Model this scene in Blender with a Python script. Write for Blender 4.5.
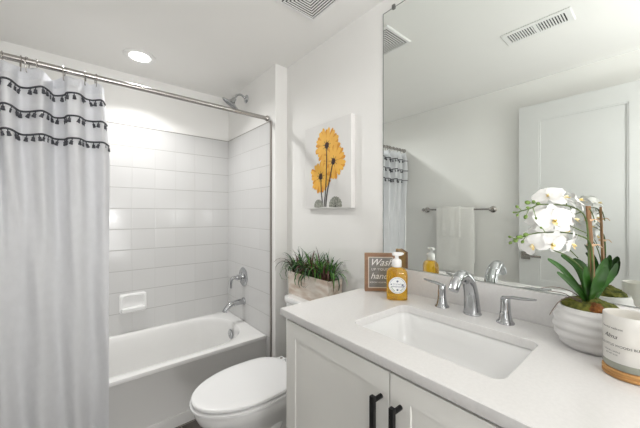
import bpy, bmesh, math, random
from mathutils import Vector, Matrix
random.seed(7)
for o in list(bpy.data.objects): bpy.data.objects.remove(o)
SC = bpy.context.scene
COL = SC.collection
PI = math.pi
# ------------------------------------------------------------------ camera
H = 2.44           # ceiling height
CX, CH, TH, F, V0 = -1.2058, 1.3369, 0.694, 287.92, 213.40
cam = bpy.data.cameras.new('camera'); camo = bpy.data.objects.new('camera', cam); COL.objects.link(camo)
cam.sensor_width = 36.0; cam.sensor_fit = 'HORIZONTAL'; cam.lens = 36.0 * F / 640.0
cam.shift_y = (V0 - 214.0) / 640.0
cam.clip_start = 0.02
camo.location = (CX, 0, CH); camo.rotation_euler = (PI / 2, 0, -TH)
SC.camera = camo
# ------------------------------------------------------------------ world and lights
wd = bpy.data.worlds.new('world'); SC.world = wd; wd.use_nodes = True
wd.node_tree.nodes['Background'].inputs[0].default_value = (0.9, 0.95, 1, 1)
wd.node_tree.nodes['Background'].inputs[1].default_value = 0.3
vs = SC.view_settings
vs.view_transform = 'Standard'; vs.look = 'None'; vs.gamma = 1; vs.use_curve_mapping = False
vs.exposure = 0.19
def area(name, loc, rot, sx, sy, power, color=(1, 1, 1), shape='RECTANGLE', spread=PI):
    l = bpy.data.lights.new(name, 'AREA'); l.shape = shape; l.size = sx; l.size_y = sy
    l.energy = power; l.color = color; l.spread = spread
    o = bpy.data.objects.new(name, l); COL.objects.link(o); o.location = loc; o.rotation_euler = rot
    return o
area('tub_downlight_lamp', (-0.885, 2.365, 2.422), (-0.27, 0, 0), 0.11, 0.11, 11.0, (1.0, 0.995, 0.985), 'DISK', math.radians(140))
area('entry_ceiling_fill', (-0.95, -0.95, 2.35), (0, 0, 0), 0.34, 0.34, 4.5, (1.0, 0.99, 0.975), 'DISK')  # added lamp out of view, brightens the room from above
area('hall_fill_light', (-2.72, -0.36, 1.20), (0, math.radians(-112), 0), 1.7, 0.9, 11.0, (1.0, 0.998, 0.995))  # added fill through the doorway; the hall has no window
area('entry_fill_panel', (-1.05, -2.70, 1.15), (math.radians(112), 0, math.radians(-12)), 1.2, 1.7, 31.0, (1.0, 0.998, 0.995))  # added fill panel tilted up to lift ceiling and walls; no window here
area('upward_fill', (-1.0, -0.6, 1.3), (math.radians(158), 0, 0), 0.5, 0.5, 14.0, (1.0, 0.995, 0.99))  # added unseen fill aimed up so the ceiling spreads its light

# ------------------------------------------------------------------ materials
def mat(name, col, rough=0.5, metal=0.0, var=0.0, scale=20.0, bump=0.0, bscale=None, trans=0.0, ior=1.45,
        sss=0.0, coat=0.0, stretch=(1, 1, 1), col2=None, translucent=0.0, emit=None, spec=None):
    m = bpy.data.materials.new(name); m.use_nodes = True
    nt = m.node_tree; n = nt.nodes; L = nt.links; b = n['Principled BSDF']
    b.inputs['Roughness'].default_value = rough; b.inputs['Metallic'].default_value = metal
    b.inputs['IOR'].default_value = ior
    b.inputs['Transmission Weight'].default_value = trans
    if coat: b.inputs['Coat Weight'].default_value = coat; b.inputs['Coat Roughness'].default_value = 0.08
    if sss: b.inputs['Subsurface Weight'].default_value = sss; b.inputs['Subsurface Scale'].default_value = 0.02
    if spec is not None: b.inputs['Specular IOR Level'].default_value = spec
    tc = n.new('ShaderNodeTexCoord'); mp = n.new('ShaderNodeMapping'); mp.inputs['Scale'].default_value = stretch
    L.new(tc.outputs['Object'], mp.inputs[0])
    nz = n.new('ShaderNodeTexNoise'); nz.inputs['Scale'].default_value = scale; nz.inputs['Detail'].default_value = 4
    L.new(mp.outputs[0], nz.inputs['Vector'])
    rp = n.new('ShaderNodeValToRGB'); L.new(nz.outputs['Fac'], rp.inputs[0])
    rp.color_ramp.elements[0].position = 0.35; rp.color_ramp.elements[1].position = 0.65
    c1 = [max(0, c * (1 - var)) for c in col]; c2 = list(col2) if col2 else [min(1, c * (1 + var)) for c in col]
    rp.color_ramp.elements[0].color = (*c1, 1); rp.color_ramp.elements[1].color = (*c2, 1)
    L.new(rp.outputs[0], b.inputs['Base Color'])
    if bump:
        nb = n.new('ShaderNodeTexNoise'); nb.inputs['Scale'].default_value = bscale or scale * 4; nb.inputs['Detail'].default_value = 3
        L.new(mp.outputs[0], nb.inputs['Vector'])
        bp = n.new('ShaderNodeBump'); bp.inputs['Strength'].default_value = bump; bp.inputs['Distance'].default_value = 0.002
        L.new(nb.outputs['Fac'], bp.inputs['Height']); L.new(bp.outputs[0], b.inputs['Normal'])
    if translucent:
        out = n['Material Output']; tr = n.new('ShaderNodeBsdfTranslucent'); mx = n.new('ShaderNodeMixShader')
        L.new(rp.outputs[0], tr.inputs['Color']); mx.inputs[0].default_value = translucent
        L.new(b.outputs[0], mx.inputs[1]); L.new(tr.outputs[0], mx.inputs[2]); L.new(mx.outputs[0], out.inputs['Surface'])
    if emit:
        b.inputs['Emission Color'].default_value = (*emit[0], 1); b.inputs['Emission Strength'].default_value = emit[1]
    return m

def tile_mat(name, axis, origin, size, col, grout, rough=0.12, gw=0.0022, vgrout=None):
    """square tiles laid on a plane; axis = the horizontal axis index, rows counted down from the tile top"""
    m = bpy.data.materials.new(name); m.use_nodes = True
    nt = m.node_tree; n = nt.nodes; L = nt.links; b = n['Principled BSDF']
    tc = n.new('ShaderNodeTexCoord'); sp = n.new('ShaderNodeSeparateXYZ'); L.new(tc.outputs['Object'], sp.inputs[0])
    def M(op, a, bb=None, c=None):
        q = n.new('ShaderNodeMath'); q.operation = op
        for i, x in enumerate((a, bb, c)):
            if x is None: continue
            if isinstance(x, (int, float)): q.inputs[i].default_value = x
            else: L.new(x, q.inputs[i])
        return q.outputs[0]
    masks = []; cells = []
    for ax, og, sz in ((axis[0], origin[0], size[0]), (axis[1], origin[1], size[1])):
        t = M('DIVIDE', M('SUBTRACT', sp.outputs[ax], og), sz)
        cells.append(M('FLOOR', t))
        fr = M('FRACT', t); d = M('MULTIPLY', M('MINIMUM', fr, M('SUBTRACT', 1.0, fr)), sz)
        masks.append(d)
    d = M('MINIMUM', masks[0], masks[1])
    mr = n.new('ShaderNodeMapRange'); L.new(d, mr.inputs[0]); mr.inputs[1].default_value = gw * 0.5; mr.inputs[2].default_value = gw * 1.2
    cv = n.new('ShaderNodeCombineXYZ'); L.new(cells[0], cv.inputs[0]); L.new(cells[1], cv.inputs[1])
    wn = n.new('ShaderNodeTexWhiteNoise'); L.new(cv.outputs[0], wn.inputs['Vector'])
    hs = n.new('ShaderNodeHueSaturation'); hs.inputs['Color'].default_value = (*col, 1)
    mv = n.new('ShaderNodeMapRange'); L.new(wn.outputs['Value'], mv.inputs[0]); mv.inputs[3].default_value = 0.965; mv.inputs[4].default_value = 1.0
    L.new(mv.outputs[0], hs.inputs['Value'])
    mx = n.new('ShaderNodeMix'); mx.data_type = 'RGBA'; L.new(mr.outputs[0], mx.inputs[0])
    mg = n.new('ShaderNodeMix'); mg.data_type = 'RGBA'; L.new(M('LESS_THAN', masks[0], masks[1]), mg.inputs[0])
    mg.inputs[6].default_value = (*grout, 1); mg.inputs[7].default_value = (*(vgrout or grout), 1)
    L.new(mg.outputs[2], mx.inputs[6]); L.new(hs.outputs[0], mx.inputs[7]); L.new(mx.outputs[2], b.inputs['Base Color'])
    r2 = n.new('ShaderNodeMapRange'); L.new(mr.outputs[0], r2.inputs[0]); r2.inputs[3].default_value = 0.7; r2.inputs[4].default_value = rough
    L.new(r2.outputs[0], b.inputs['Roughness'])
    mb = n.new('ShaderNodeMapRange'); L.new(d, mb.inputs[0]); mb.inputs[2].default_value = 0.006; mb.interpolation_type = 'SMOOTHSTEP'
    bp = n.new('ShaderNodeBump'); bp.inputs['Strength'].default_value = 0.5; bp.inputs['Distance'].default_value = 0.0012
    L.new(mb.outputs[0], bp.inputs['Height'])
    L.new(bp.outputs[0], b.inputs['Normal'])
    return m

M_wall = mat('wall_paint', (0.875, 0.868, 0.845), 0.6, var=0.006, scale=3, bump=0.06, bscale=260)
M_ceil = mat('ceiling_paint', (0.87, 0.86, 0.835), 0.75, var=0.006, scale=3, bump=0.08, bscale=200)
M_tileb = tile_mat('back_wall_tile', (0, 2), (-0.1, 2.028), (0.1585, 0.163), (0.665, 0.662, 0.655), (0.38, 0.375, 0.36), vgrout=(0.575, 0.57, 0.56))
M_tilee = tile_mat('end_wall_tile', (1, 2), (2.711, 2.028), (0.1585, 0.163), (0.665, 0.662, 0.655), (0.38, 0.375, 0.36), vgrout=(0.575, 0.57, 0.56))
M_tiletop = mat('tile_edge_metal', (0.30, 0.28, 0.26), 0.35, 0.7, var=0.03)
M_floor = tile_mat('floor_tile', (0, 1), (-0.72, 1.95), (0.61, 0.305), (0.115, 0.10, 0.088), (0.33, 0.31, 0.29), 0.4, 0.004)
M_trim = mat('trim_paint', (0.84, 0.835, 0.82), 0.35, var=0.01, scale=5)
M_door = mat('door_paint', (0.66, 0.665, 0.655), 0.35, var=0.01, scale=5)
M_cab = mat('cabinet_paint', (0.83, 0.82, 0.785), 0.32, var=0.008, scale=6)
M_dark = mat('shadow_gap', (0.10, 0.085, 0.07), 0.8, var=0.1)
M_quartz = mat('white_quartz', (0.785, 0.772, 0.762), 0.16, var=0.018, scale=120, coat=0.2)
M_porc = mat('porcelain', (0.90, 0.90, 0.892), 0.08, var=0.004, scale=5, coat=0.5)
M_tub = mat('tub_enamel', (0.845, 0.84, 0.825), 0.12, var=0.004, scale=5, coat=0.3)
M_seat = mat('seat_plastic', (0.88, 0.88, 0.88), 0.18, var=0.004, scale=5)
M_chrome = mat('chrome', (0.50, 0.51, 0.525), 0.07, 1.0, var=0.02, scale=6)
M_nickel = mat('brushed_nickel', (0.44, 0.42, 0.40), 0.24, 1.0, var=0.05, scale=60, stretch=(0.05, 1, 1))
M_hook = mat('dark_nickel', (0.36, 0.34, 0.32), 0.25, 1.0, var=0.05)
M_black = mat('matte_black_metal', (0.012, 0.012, 0.013), 0.38, 0.3, var=0.1)
M_mirror = mat('mirror_silver', (0.845, 0.875, 0.85), 0.0, 1.0, var=0.0)
M_mback = mat('mirror_edge', (0.10, 0.12, 0.11), 0.3, 0.2, var=0.1)
M_curt = mat('curtain_cotton', (0.86, 0.865, 0.885), 0.85, var=0.015, scale=40, bump=0.35, bscale=90, translucent=0.22, stretch=(1, 1, 0.6))
M_hem = mat('curtain_hem_cotton', (0.80, 0.81, 0.84), 0.85, var=0.03, scale=180, bump=0.5, bscale=300, translucent=0.12)
M_tas = mat('grey_tassel_yarn', (0.085, 0.087, 0.098), 0.9, var=0.2, scale=90, bump=0.4)
M_towel = mat('terry_towel', (0.90, 0.89, 0.86), 0.95, var=0.03, scale=200, bump=0.9, bscale=500)
M_lens = mat('lamp_lens', (1, 1, 1), 0.4, emit=((1, 0.985, 0.96), 7.0))
M_canvas = mat('canvas_print_ground', (0.80, 0.79, 0.77), 0.7, var=0.01, scale=8, bump=0.3, bscale=900)
M_pet1 = mat('orange_petal_ink', (0.88, 0.47, 0.07), 0.6, var=0.04, scale=20, col2=(0.92, 0.53, 0.09))
M_pet2 = mat('deep_orange_petal_ink', (0.74, 0.31, 0.03), 0.6, var=0.05, scale=20, col2=(0.80, 0.36, 0.04))
M_pcen = mat('dark_flower_centre_ink', (0.045, 0.02, 0.022), 0.7, var=0.4, scale=200, col2=(0.12, 0.05, 0.03))
M_pstem = mat('dark_stem_ink', (0.035, 0.030, 0.032), 0.7, var=0.2)
M_pston = mat('grey_leaf_ink', (0.30, 0.31, 0.27), 0.7, var=0.25, scale=80, col2=(0.42, 0.43, 0.37))
M_plank = mat('whitewashed_planter_wood', (0.63, 0.50, 0.40), 0.7, var=0.10, scale=11, bump=0.5, bscale=60, stretch=(3, 0.8, 3), col2=(0.80, 0.74, 0.67))
M_soil = mat('dark_soil', (0.03, 0.025, 0.018), 0.95, var=0.3, scale=90, bump=0.8)
M_g1 = mat('blade_green', (0.085, 0.23, 0.035), 0.42, var=0.3, scale=30)
M_g2 = mat('blade_dark_green', (0.022, 0.075, 0.024), 0.42, var=0.3, scale=30)
M_g3 = mat('blade_burgundy', (0.10, 0.040, 0.032), 0.5, var=0.3, scale=30)
M_frame = mat('brown_frame_wood', (0.29, 0.165, 0.10), 0.55, var=0.15, scale=18, bump=0.3, bscale=80, stretch=(1, 1, 3))
M_frame2 = mat('golden_box_wood', (0.42, 0.25, 0.10), 0.55, var=0.12, scale=18, bump=0.3, bscale=80)
M_cream = mat('cream_liner', (0.72, 0.66, 0.58), 0.7, var=0.03)
M_board = mat('grey_sign_board', (0.235, 0.225, 0.215), 0.7, var=0.12, scale=30, stretch=(1, 1, 6))
M_white = mat('white_paint_lettering', (0.86, 0.85, 0.83), 0.6, var=0.01)
M_soap = mat('amber_liquid_soap', (0.985, 0.60, 0.030), 0.06, var=0.02, scale=6, coat=0.6, trans=0.78, ior=1.36)
M_soapp = mat('clear_bottle_top', (0.90, 0.62, 0.12), 0.08, var=0.03, coat=0.6, translucent=0.35)
M_pump = mat('white_pump_plastic', (0.86, 0.85, 0.84), 0.3, var=0.005)
M_label = mat('white_label', (0.86, 0.87, 0.87), 0.5, var=0.01)
M_blue = mat('navy_label_ink', (0.03, 0.045, 0.16), 0.6, var=0.2)
M_lgreen = mat('green_label_ink', (0.20, 0.30, 0.10), 0.6, var=0.2)
M_pot = mat('ribbed_white_ceramic', (0.66, 0.65, 0.64), 0.4, var=0.06, scale=14, stretch=(1, 1, 5), bump=0.3, bscale=60)
M_moss = mat('green_moss', (0.07, 0.10, 0.012), 0.95, var=0.5, scale=60, bump=1.0, bscale=200, col2=(0.17, 0.17, 0.03))
M_moss2 = mat('rusty_moss', (0.20, 0.075, 0.02), 0.95, var=0.4, scale=70, bump=1.0, bscale=200)
M_leaf = mat('orchid_leaf', (0.020, 0.075, 0.008), 0.36, var=0.35, scale=14, stretch=(1, 1, 0.4), spec=0.25)
M_leafe = mat('orchid_leaf_midrib', (0.10, 0.24, 0.04), 0.35, var=0.15)
M_stem = mat('orchid_stem', (0.075, 0.115, 0.025), 0.5, var=0.25, scale=30)
M_bud = mat('orchid_bud', (0.12, 0.20, 0.035), 0.45, var=0.25, scale=40)
M_petal = mat('white_orchid_petal', (0.80, 0.795, 0.775), 0.6, var=0.02, scale=30, translucent=0.08)
M_lip = mat('orchid_lip', (0.86, 0.62, 0.12), 0.5, var=0.15, scale=90, col2=(0.88, 0.82, 0.62))
M_root = mat('brown_air_root', (0.12, 0.085, 0.065), 0.7, var=0.25)
M_bamboo = mat('bamboo_stake', (0.21, 0.105, 0.04), 0.5, var=0.3, scale=30, stretch=(1, 1, 0.3))
M_raffia = mat('raffia_tie', (0.62, 0.42, 0.26), 0.7, var=0.15)
M_jar = mat('frosted_candle_glass', (0.84, 0.825, 0.79), 0.22, var=0.01, translucent=0.3, coat=0.3)
M_jarb = mat('clear_jar_base', (0.42, 0.43, 0.36), 0.12, var=0.1, coat=0.5, translucent=0.3)
M_wax = mat('cream_wax', (0.84, 0.77, 0.64), 0.5, var=0.02, sss=0.2)
M_cwood = mat('candle_lid_wood', (0.48, 0.25, 0.085), 0.5, var=0.2, scale=20, stretch=(1, 1, 9))
M_ink = mat('black_label_ink', (0.03, 0.03, 0.03), 0.6, var=0.1)
M_gap = mat('grille_shade', (0.05, 0.05, 0.05), 0.9, var=0.1)  # near-black standing in for the shade behind louvres and slats
M_rubber = mat('clear_clip_plastic', (0.16, 0.16, 0.15), 0.3, var=0.1)
M_wick = mat('wick', (0.1, 0.08, 0.06), 0.9, var=0.2)

# ------------------------------------------------------------------ mesh helpers
def link(name, bm, mats, parent=None, smooth=True, ang=35, kind=None):
    me = bpy.data.meshes.new(name)
    bmesh.ops.remove_doubles(bm, verts=bm.verts, dist=1e-6)
    bmesh.ops.recalc_face_normals(bm, faces=bm.faces)
    bm.to_mesh(me); bm.free()
    if not isinstance(mats, (list, tuple)): mats = [mats]
    for m in mats: me.materials.append(m)
    if smooth:
        me.shade_smooth(); me.set_sharp_from_angle(angle=math.radians(ang))
    o = bpy.data.objects.new(name, me); COL.objects.link(o)
    if parent is not None: o.parent = parent
    if kind: o['kind'] = kind
    return o
def thing(name, label, cat, loc=(0, 0, 0), rz=0, group=None):
    o = bpy.data.objects.new(name, None); COL.objects.link(o); o.empty_display_size = 0.05
    o.location = loc; o.rotation_euler = (0, 0, rz); tag(o, label, cat, group); return o
def tag(o, label, cat, group=None):
    o['label'] = label; o['category'] = cat
    if group: o['group'] = group
    return o
def struct(name, bm, m, parent=None, smooth=False):
    o = link(name, bm, m, parent, smooth)
    if parent is None: o['kind'] = 'structure'
    return o
def box(bm, a, b, bev=0.0, seg=2, mi=0):
    a, b = Vector(a), Vector(b); c = (a + b) / 2; d = b - a
    r = bmesh.ops.create_cube(bm, size=1.0)
    vs_ = r['verts']
    for v in vs_: v.co = Vector((v.co.x * abs(d.x), v.co.y * abs(d.y), v.co.z * abs(d.z))) + c
    fs = {f for v in vs_ for f in v.link_faces}
    for f in fs: f.material_index = mi
    if bev > 0:
        es = list({e for v in vs_ for e in v.link_edges})
        bmesh.ops.bevel(bm, geom=es, offset=bev, segments=seg, profile=0.7, affect='EDGES')
    return vs_
def nbox(a, b, bev=0.0, seg=2):
    bm = bmesh.new(); box(bm, a, b, bev, seg); return bm
def loft(bm, rings, close=True, cap0=False, cap1=False, mi=0):
    R = [[bm.verts.new(p) for p in r] for r in rings]
    n = len(R[0])
    for i in range(len(R) - 1):
        for j in range(n if close else n - 1):
            k = (j + 1) % n
            try: bm.faces.new((R[i][j], R[i][k], R[i + 1][k], R[i + 1][j])).material_index = mi
            except ValueError: pass
    if cap0: bm.faces.new(R[0]).material_index = mi
    if cap1: bm.faces.new(list(reversed(R[-1]))).material_index = mi
    return R
def lathe(bm, prof, c=(0, 0, 0), seg=40, mi=0, M=None, cap=True):
    rings = []
    for r, z in prof:
        ring = [Vector((r * math.cos(2 * PI * j / seg), r * math.sin(2 * PI * j / seg), z)) for j in range(seg)]
        if M is not None: ring = [M @ p for p in ring]
        rings.append([p + Vector(c) for p in ring])
    loft(bm, rings, True, cap, cap, mi)
def smoothpath(pts, n=8):
    P = [Vector(p) for p in pts]; out = []
    for i in range(len(P) - 1):
        p0 = P[max(i - 1, 0)]; p1 = P[i]; p2 = P[i + 1]; p3 = P[min(i + 2, len(P) - 1)]
        for k in range(n):
            t = k / n
            out.append(0.5 * ((2 * p1) + (-p0 + p2) * t + (2 * p0 - 5 * p1 + 4 * p2 - p3) * t * t + (-p0 + 3 * p1 - 3 * p2 + p3) * t ** 3))
    out.append(P[-1]); return out
def tube(bm, pts, rad, seg=12, n=6, mi=0, flat=1.0, smooth=True, up=Vector((0, 0, 1))):
    """rad: number or list per control point; flat squeezes along the up-ish side"""
    P = smoothpath(pts, n) if smooth and len(pts) > 2 else [Vector(p) for p in pts]
    if isinstance(rad, (int, float)): R = [rad] * len(P)
    else:
        R = []
        for i in range(len(P)):
            t = i / (len(P) - 1) * (len(rad) - 1); k = min(int(t), len(rad) - 2); R.append(rad[k] * (1 - t + k) + rad[k + 1] * (t - k))
    rings = []; prev = None
    for i, p in enumerate(P):
        t = (P[min(i + 1, len(P) - 1)] - P[max(i - 1, 0)]).normalized()
        if prev is None:
            a = up if abs(t.dot(up)) < 0.95 else Vector((0, 1, 0))
            x = t.cross(a).normalized()
        else: x = (prev - t * prev.dot(t)).normalized()
        y = t.cross(x).normalized(); prev = x
        rings.append([p + x * R[i] * math.cos(2 * PI * j / seg) + y * R[i] * flat * math.sin(2 * PI * j / seg) for j in range(seg)])
    loft(bm, rings, True, True, True, mi)
def rrect(x0, x1, y0, y1, r, z, k=6):
    pts = []
    for (cx, cy, a0) in ((x1 - r, y1 - r, 0), (x0 + r, y1 - r, PI / 2), (x0 + r, y0 + r, PI), (x1 - r, y0 + r, 3 * PI / 2)):
        for i in range(k + 1):
            a = a0 + PI / 2 * i / k; pts.append(Vector((cx + r * math.cos(a), cy + r * math.sin(a), z)))
    return pts
def srect(x0, x1, y0, y1, r, z, k=6):
    """the same number of points as rrect but on a sharp rectangle"""
    pts = []
    for (cx, cy, sx, sy, sw) in ((x1, y1, 1, 1, 0), (x0, y1, -1, 1, 1), (x0, y0, -1, -1, 0), (x1, y0, 1, -1, 1)):
        for i in range(k + 1):
            t = i / k
            # march from one side of the corner to the other
            a = max(0, 1 - 2 * t) * r; b = max(0, 2 * t - 1) * r
            if sw: pts.append(Vector((cx - sx * a, cy - sy * b, z)))
            else: pts.append(Vector((cx - sx * b, cy - sy * a, z)))
    return pts
def text(name, s, size, loc, rotm, m, parent, shear=0.0, ext=0.0004, align='CENTER', spacing=1.0):
    cu = bpy.data.curves.new(name, 'FONT'); cu.body = s; cu.size = size; cu.shear = shear; cu.extrude = ext
    cu.align_x = align; cu.align_y = 'CENTER'; cu.space_character = spacing; cu.resolution_u = 3
    to = bpy.data.objects.new('tmp', cu); COL.objects.link(to)
    bpy.context.view_layer.update()
    me = bpy.data.meshes.new_from_object(to.evaluated_get(bpy.context.evaluated_depsgraph_get()))
    bpy.data.objects.remove(to); me.materials.clear(); me.materials.append(m)
    me.transform(Matrix.Translation(loc) @ rotm.to_4x4())
    o = bpy.data.objects.new(name, me); COL.objects.link(o); o.parent = parent; return o
def at(u, v, depth):
    """photo pixel at a given distance straight ahead of the camera -> point of the room"""
    c, s = math.cos(TH), math.sin(TH); a = (u - 320) / F * depth; b = -(v - V0) / F * depth
    return Vector((CX + a * c + depth * s, depth * c - a * s, CH + b))

# ------------------------------------------------------------------ room shell
XL = -1.6965       # left wall
YB, YF, PX = 2.711, 1.840, -0.102   # back wall, step face, tub end wall
YN = -2.90         # near wall (behind the camera), set far back for the added fill panel
T = 0.10
# floor and ceiling
struct('floor', nbox((-2.9, YN - T, -0.06), (T, YB + T, 0)), M_floor)
struct('ceiling', nbox((-2.9, YN - T, H), (T, YB + T, H + 0.06)), M_ceil)
struct('wall_right', nbox((0, YN - T, 0), (T, YB + T, H)), M_wall)
wt = struct('wall_tub_end', nbox((PX, YF, 0), (0, YB, H), 0.0), M_wall)
wb = struct('wall_back', nbox((XL - T, YB, 0), (0, YB + T, H)), M_wall)
struct('wall_near', nbox((XL - T, YN - T, 0), (0, YN, H)), M_wall)
bm = bmesh.new()   # left wall with the doorway the open door belongs to
DY0, DY1, DZ = -0.76, 0.02, 2.235
box(bm, (XL - T, DY1, 0), (XL, YB, H)); box(bm, (XL - T, YN, 0), (XL, DY0, H)); box(bm, (XL - T, DY0, DZ), (XL, DY1, H))
wl = struct('wall_left', bm, M_wall)
# the hall outside the doorway
struct('wall_hall', nbox((-2.9, YN - T, 0), (-2.8, YB + T, H)), M_wall)
struct('wall_hall_end', nbox((-2.8, YN - T, 0), (XL - T, YN, H)), M_wall)
struct('wall_hall_far', nbox((-2.8, 1.2, 0), (XL - T, 1.3, H)), M_wall)
# door casing
bm = bmesh.new()
box(bm, (XL, DY0 - 0.07, 0), (XL + 0.014, DY0, DZ + 0.07), 0.003); box(bm, (XL, DY0, DZ), (XL + 0.014, DY1, DZ + 0.07), 0.003)
struct('trim_1', bm, M_trim)
# tile surround: panels belong to their walls
TT = 0.008; ZT = 2.028; ZR = 0.405
link('tile_panel', nbox((XL, YB - TT, 0.3), (PX - TT, YB, ZT), 0.0), M_tileb, wb, smooth=False)
link('tile_panel', nbox((PX - TT, 1.906, 0.0), (PX, YB, ZT), 0.0), M_tilee, wt, smooth=False)
bm = bmesh.new()
box(bm, (XL, YB - TT - 0.0008, ZT), (PX - TT, YB, ZT + 0.005)); link('tile_edge', bm, M_tiletop, wb, smooth=False)
bm = bmesh.new()
box(bm, (PX - TT - 0.0008, 1.906, ZT), (PX, YB - TT, ZT + 0.005)); link('tile_edge', bm, M_tiletop, wt, smooth=False)
struct('trim_2', nbox((PX - TT - 0.002, 1.890, 0.0), (PX, 1.9055, ZT + 0.004), 0.0015), M_tiletop)
# baseboards
struct('baseboard_right', nbox((-0.013, 0.98, 0), (0, YF, 0.10), 0.003), M_trim)
struct('baseboard_left', nbox((XL, DY1, 0), (XL + 0.013, 1.95, 0.10), 0.003), M_trim)
struct('baseboard_near', nbox((XL + 0.02, YN, 0), (-0.02, YN + 0.013, 0.10), 0.003), M_trim)

# ------------------------------------------------------------------ bathtub
tub = thing('bathtub', 'white alcove bathtub with flat apron below the tiled walls', 'bathtub', (-0.9, 2.33, 0))
tx0, tx1, ty0, ty1 = XL + 0.002, PX - TT - 0.001, 1.955, YB - TT - 0.001
def off(p): return [q - Vector((-0.9, 2.33, 0)) for q in p]
K = 10
bm = bmesh.new()
ix0, ix1, iy0, iy1 = tx0 + 0.10, tx1 - 0.085, ty0 + 0.062, ty1 - 0.040
def ell(dx0, dx1, dy, r, z): return rrect(ix0 + dx0, ix1 - dx1, iy0 + dy, iy1 - dy, r, z, K)
rings = [srect(tx0, tx1, ty0 + 0.010, ty1, 0.2, 0.0, K), srect(tx0, tx1, ty0 + 0.010, ty1, 0.2, ZR - 0.035, K),
         srect(tx0, tx1, ty0 + 0.002, ty1, 0.2, ZR - 0.028, K), srect(tx0, tx1, ty0, ty1, 0.2, ZR - 0.022, K), srect(tx0, tx1, ty0, ty1, 0.2, ZR - 0.006, K),
         srect(tx0 + 0.003, tx1 - 0.003, ty0 + 0.002, ty1, 0.2, ZR - 0.001, K), srect(tx0 + 0.008, tx1 - 0.008, ty0 + 0.007, ty1 - 0.002, 0.2, ZR, K),
         ell(0.0, 0.0, 0.0, 0.27, ZR), ell(0.006, 0.006, 0.006, 0.265, ZR - 0.003), ell(0.014, 0.012, 0.012, 0.26, ZR - 0.012), ell(0.03, 0.018, 0.018, 0.25, ZR - 0.04),
         ell(0.11, 0.035, 0.035, 0.22, ZR - 0.16), ell(0.19, 0.05, 0.05, 0.18, 0.13), ell(0.24, 0.075, 0.075, 0.15, 0.095), ell(0.30, 0.13, 0.13, 0.10, 0.08)]
loft(bm, [off(r) for r in rings], True, False, True)
link('basin', bm, M_tub, tub, ang=50)
bm = bmesh.new(); box(bm, off([Vector((tx0, ty0 + 0.003, 0))])[0], off([Vector((tx1, ty0 + 0.010, 0.072))])[0], 0.003); link('skirt_lip', bm, M_tub, tub)
bm = bmesh.new()
Mx = Matrix.Rotation(-PI / 2, 3, 'Y')
lathe(bm, [(0.036, 0), (0.040, 0.004), (0.040, 0.010), (0.034, 0.014), (0.014, 0.014), (0.010, 0.010)], off([Vector((ix1 - 0.028, 2.355, 0.318))])[0], 28, M=Mx)
link('overflow_plate', bm, M_chrome, tub)

# ------------------------------------------------------------------ shower fittings on the end wall
wx = PX - TT
t = thing('tub_valve', 'chrome round shower valve plate with a lever handle on the tiled end wall', 'valve', (wx, 2.36, 0.785))
bm = bmesh.new(); lathe(bm, [(0.080, 0), (0.082, 0.004), (0.074, 0.010), (0.040, 0.014), (0.034, 0.022), (0.033, 0.03)], (0, 0, 0), 40, M=Mx); link('plate', bm, M_chrome, t)
bm = bmesh.new(); lathe(bm, [(0.024, 0.028), (0.024, 0.062), (0.020, 0.072), (0.008, 0.075)], (0, 0, 0), 28, M=Mx)
tube(bm, [(-0.060, 0, 0), (-0.095, 0.003, 0.0), (-0.112, 0.006, -0.03), (-0.110, 0.010, -0.085)], [0.016, 0.014, 0.011, 0.009], 12); link('handle', bm, M_chrome, t)
t = thing('tub_spout', 'chrome tub spout below the valve above the tub rim', 'spout', (wx, 2.35, 0.575))
bm = bmesh.new(); lathe(bm, [(0.032, 0), (0.032, 0.010), (0.028, 0.014)], (0, 0, 0), 28, M=Mx); link('flange', bm, M_chrome, t)
bm = bmesh.new(); tube(bm, [(-0.008, 0, 0), (-0.07, 0, -0.002), (-0.125, 0, -0.012), (-0.165, 0, -0.045), (-0.172, 0, -0.062)], [0.026, 0.024, 0.023, 0.020, 0.019], 16); link('spout', bm, M_chrome, t)
t = thing('overhead_shower', 'chrome shower head on a curved arm high on the end wall', 'shower head', (PX, 2.32, 2.325))
bm = bmesh.new(); lathe(bm, [(0.036, 0), (0.036, 0.004), (0.024, 0.012), (0.012, 0.018)], (0, 0, 0), 28, M=Mx); link('flange', bm, M_chrome, t)
arm_pts = [(-0.008, 0, 0), (-0.045, 0, 0.022), (-0.085, 0.0, 0.012), (-0.110, 0, -0.028)]
bm = bmesh.new(); tube(bm, arm_pts, 0.009, 12); link('arm', bm, M_chrome, t)
bm = bmesh.new()
dirn = Vector((-0.46, 0.36, -0.80)).normalized(); Mh = dirn.to_track_quat('Z', 'Y').to_matrix()
lathe(bm, [(0.014, -0.012), (0.018, 0.0), (0.020, 0.014), (0.030, 0.028), (0.060, 0.040), (0.078, 0.046), (0.080, 0.054), (0.076, 0.058), (0.05, 0.057)], (-0.112, 0, -0.030), 36, M=Mh); hd = link('head', bm, M_chrome, t)
bm = bmesh.new(); lathe(bm, [(0.070, 0.0575), (0.068, 0.060), (0.02, 0.0605)], (-0.112, 0, -0.030), 36, M=Mh); link('spray_face', bm, mat('spray_face_grey', (0.16, 0.17, 0.18), 0.4, 0.2, var=0.2, scale=250), hd)

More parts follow.
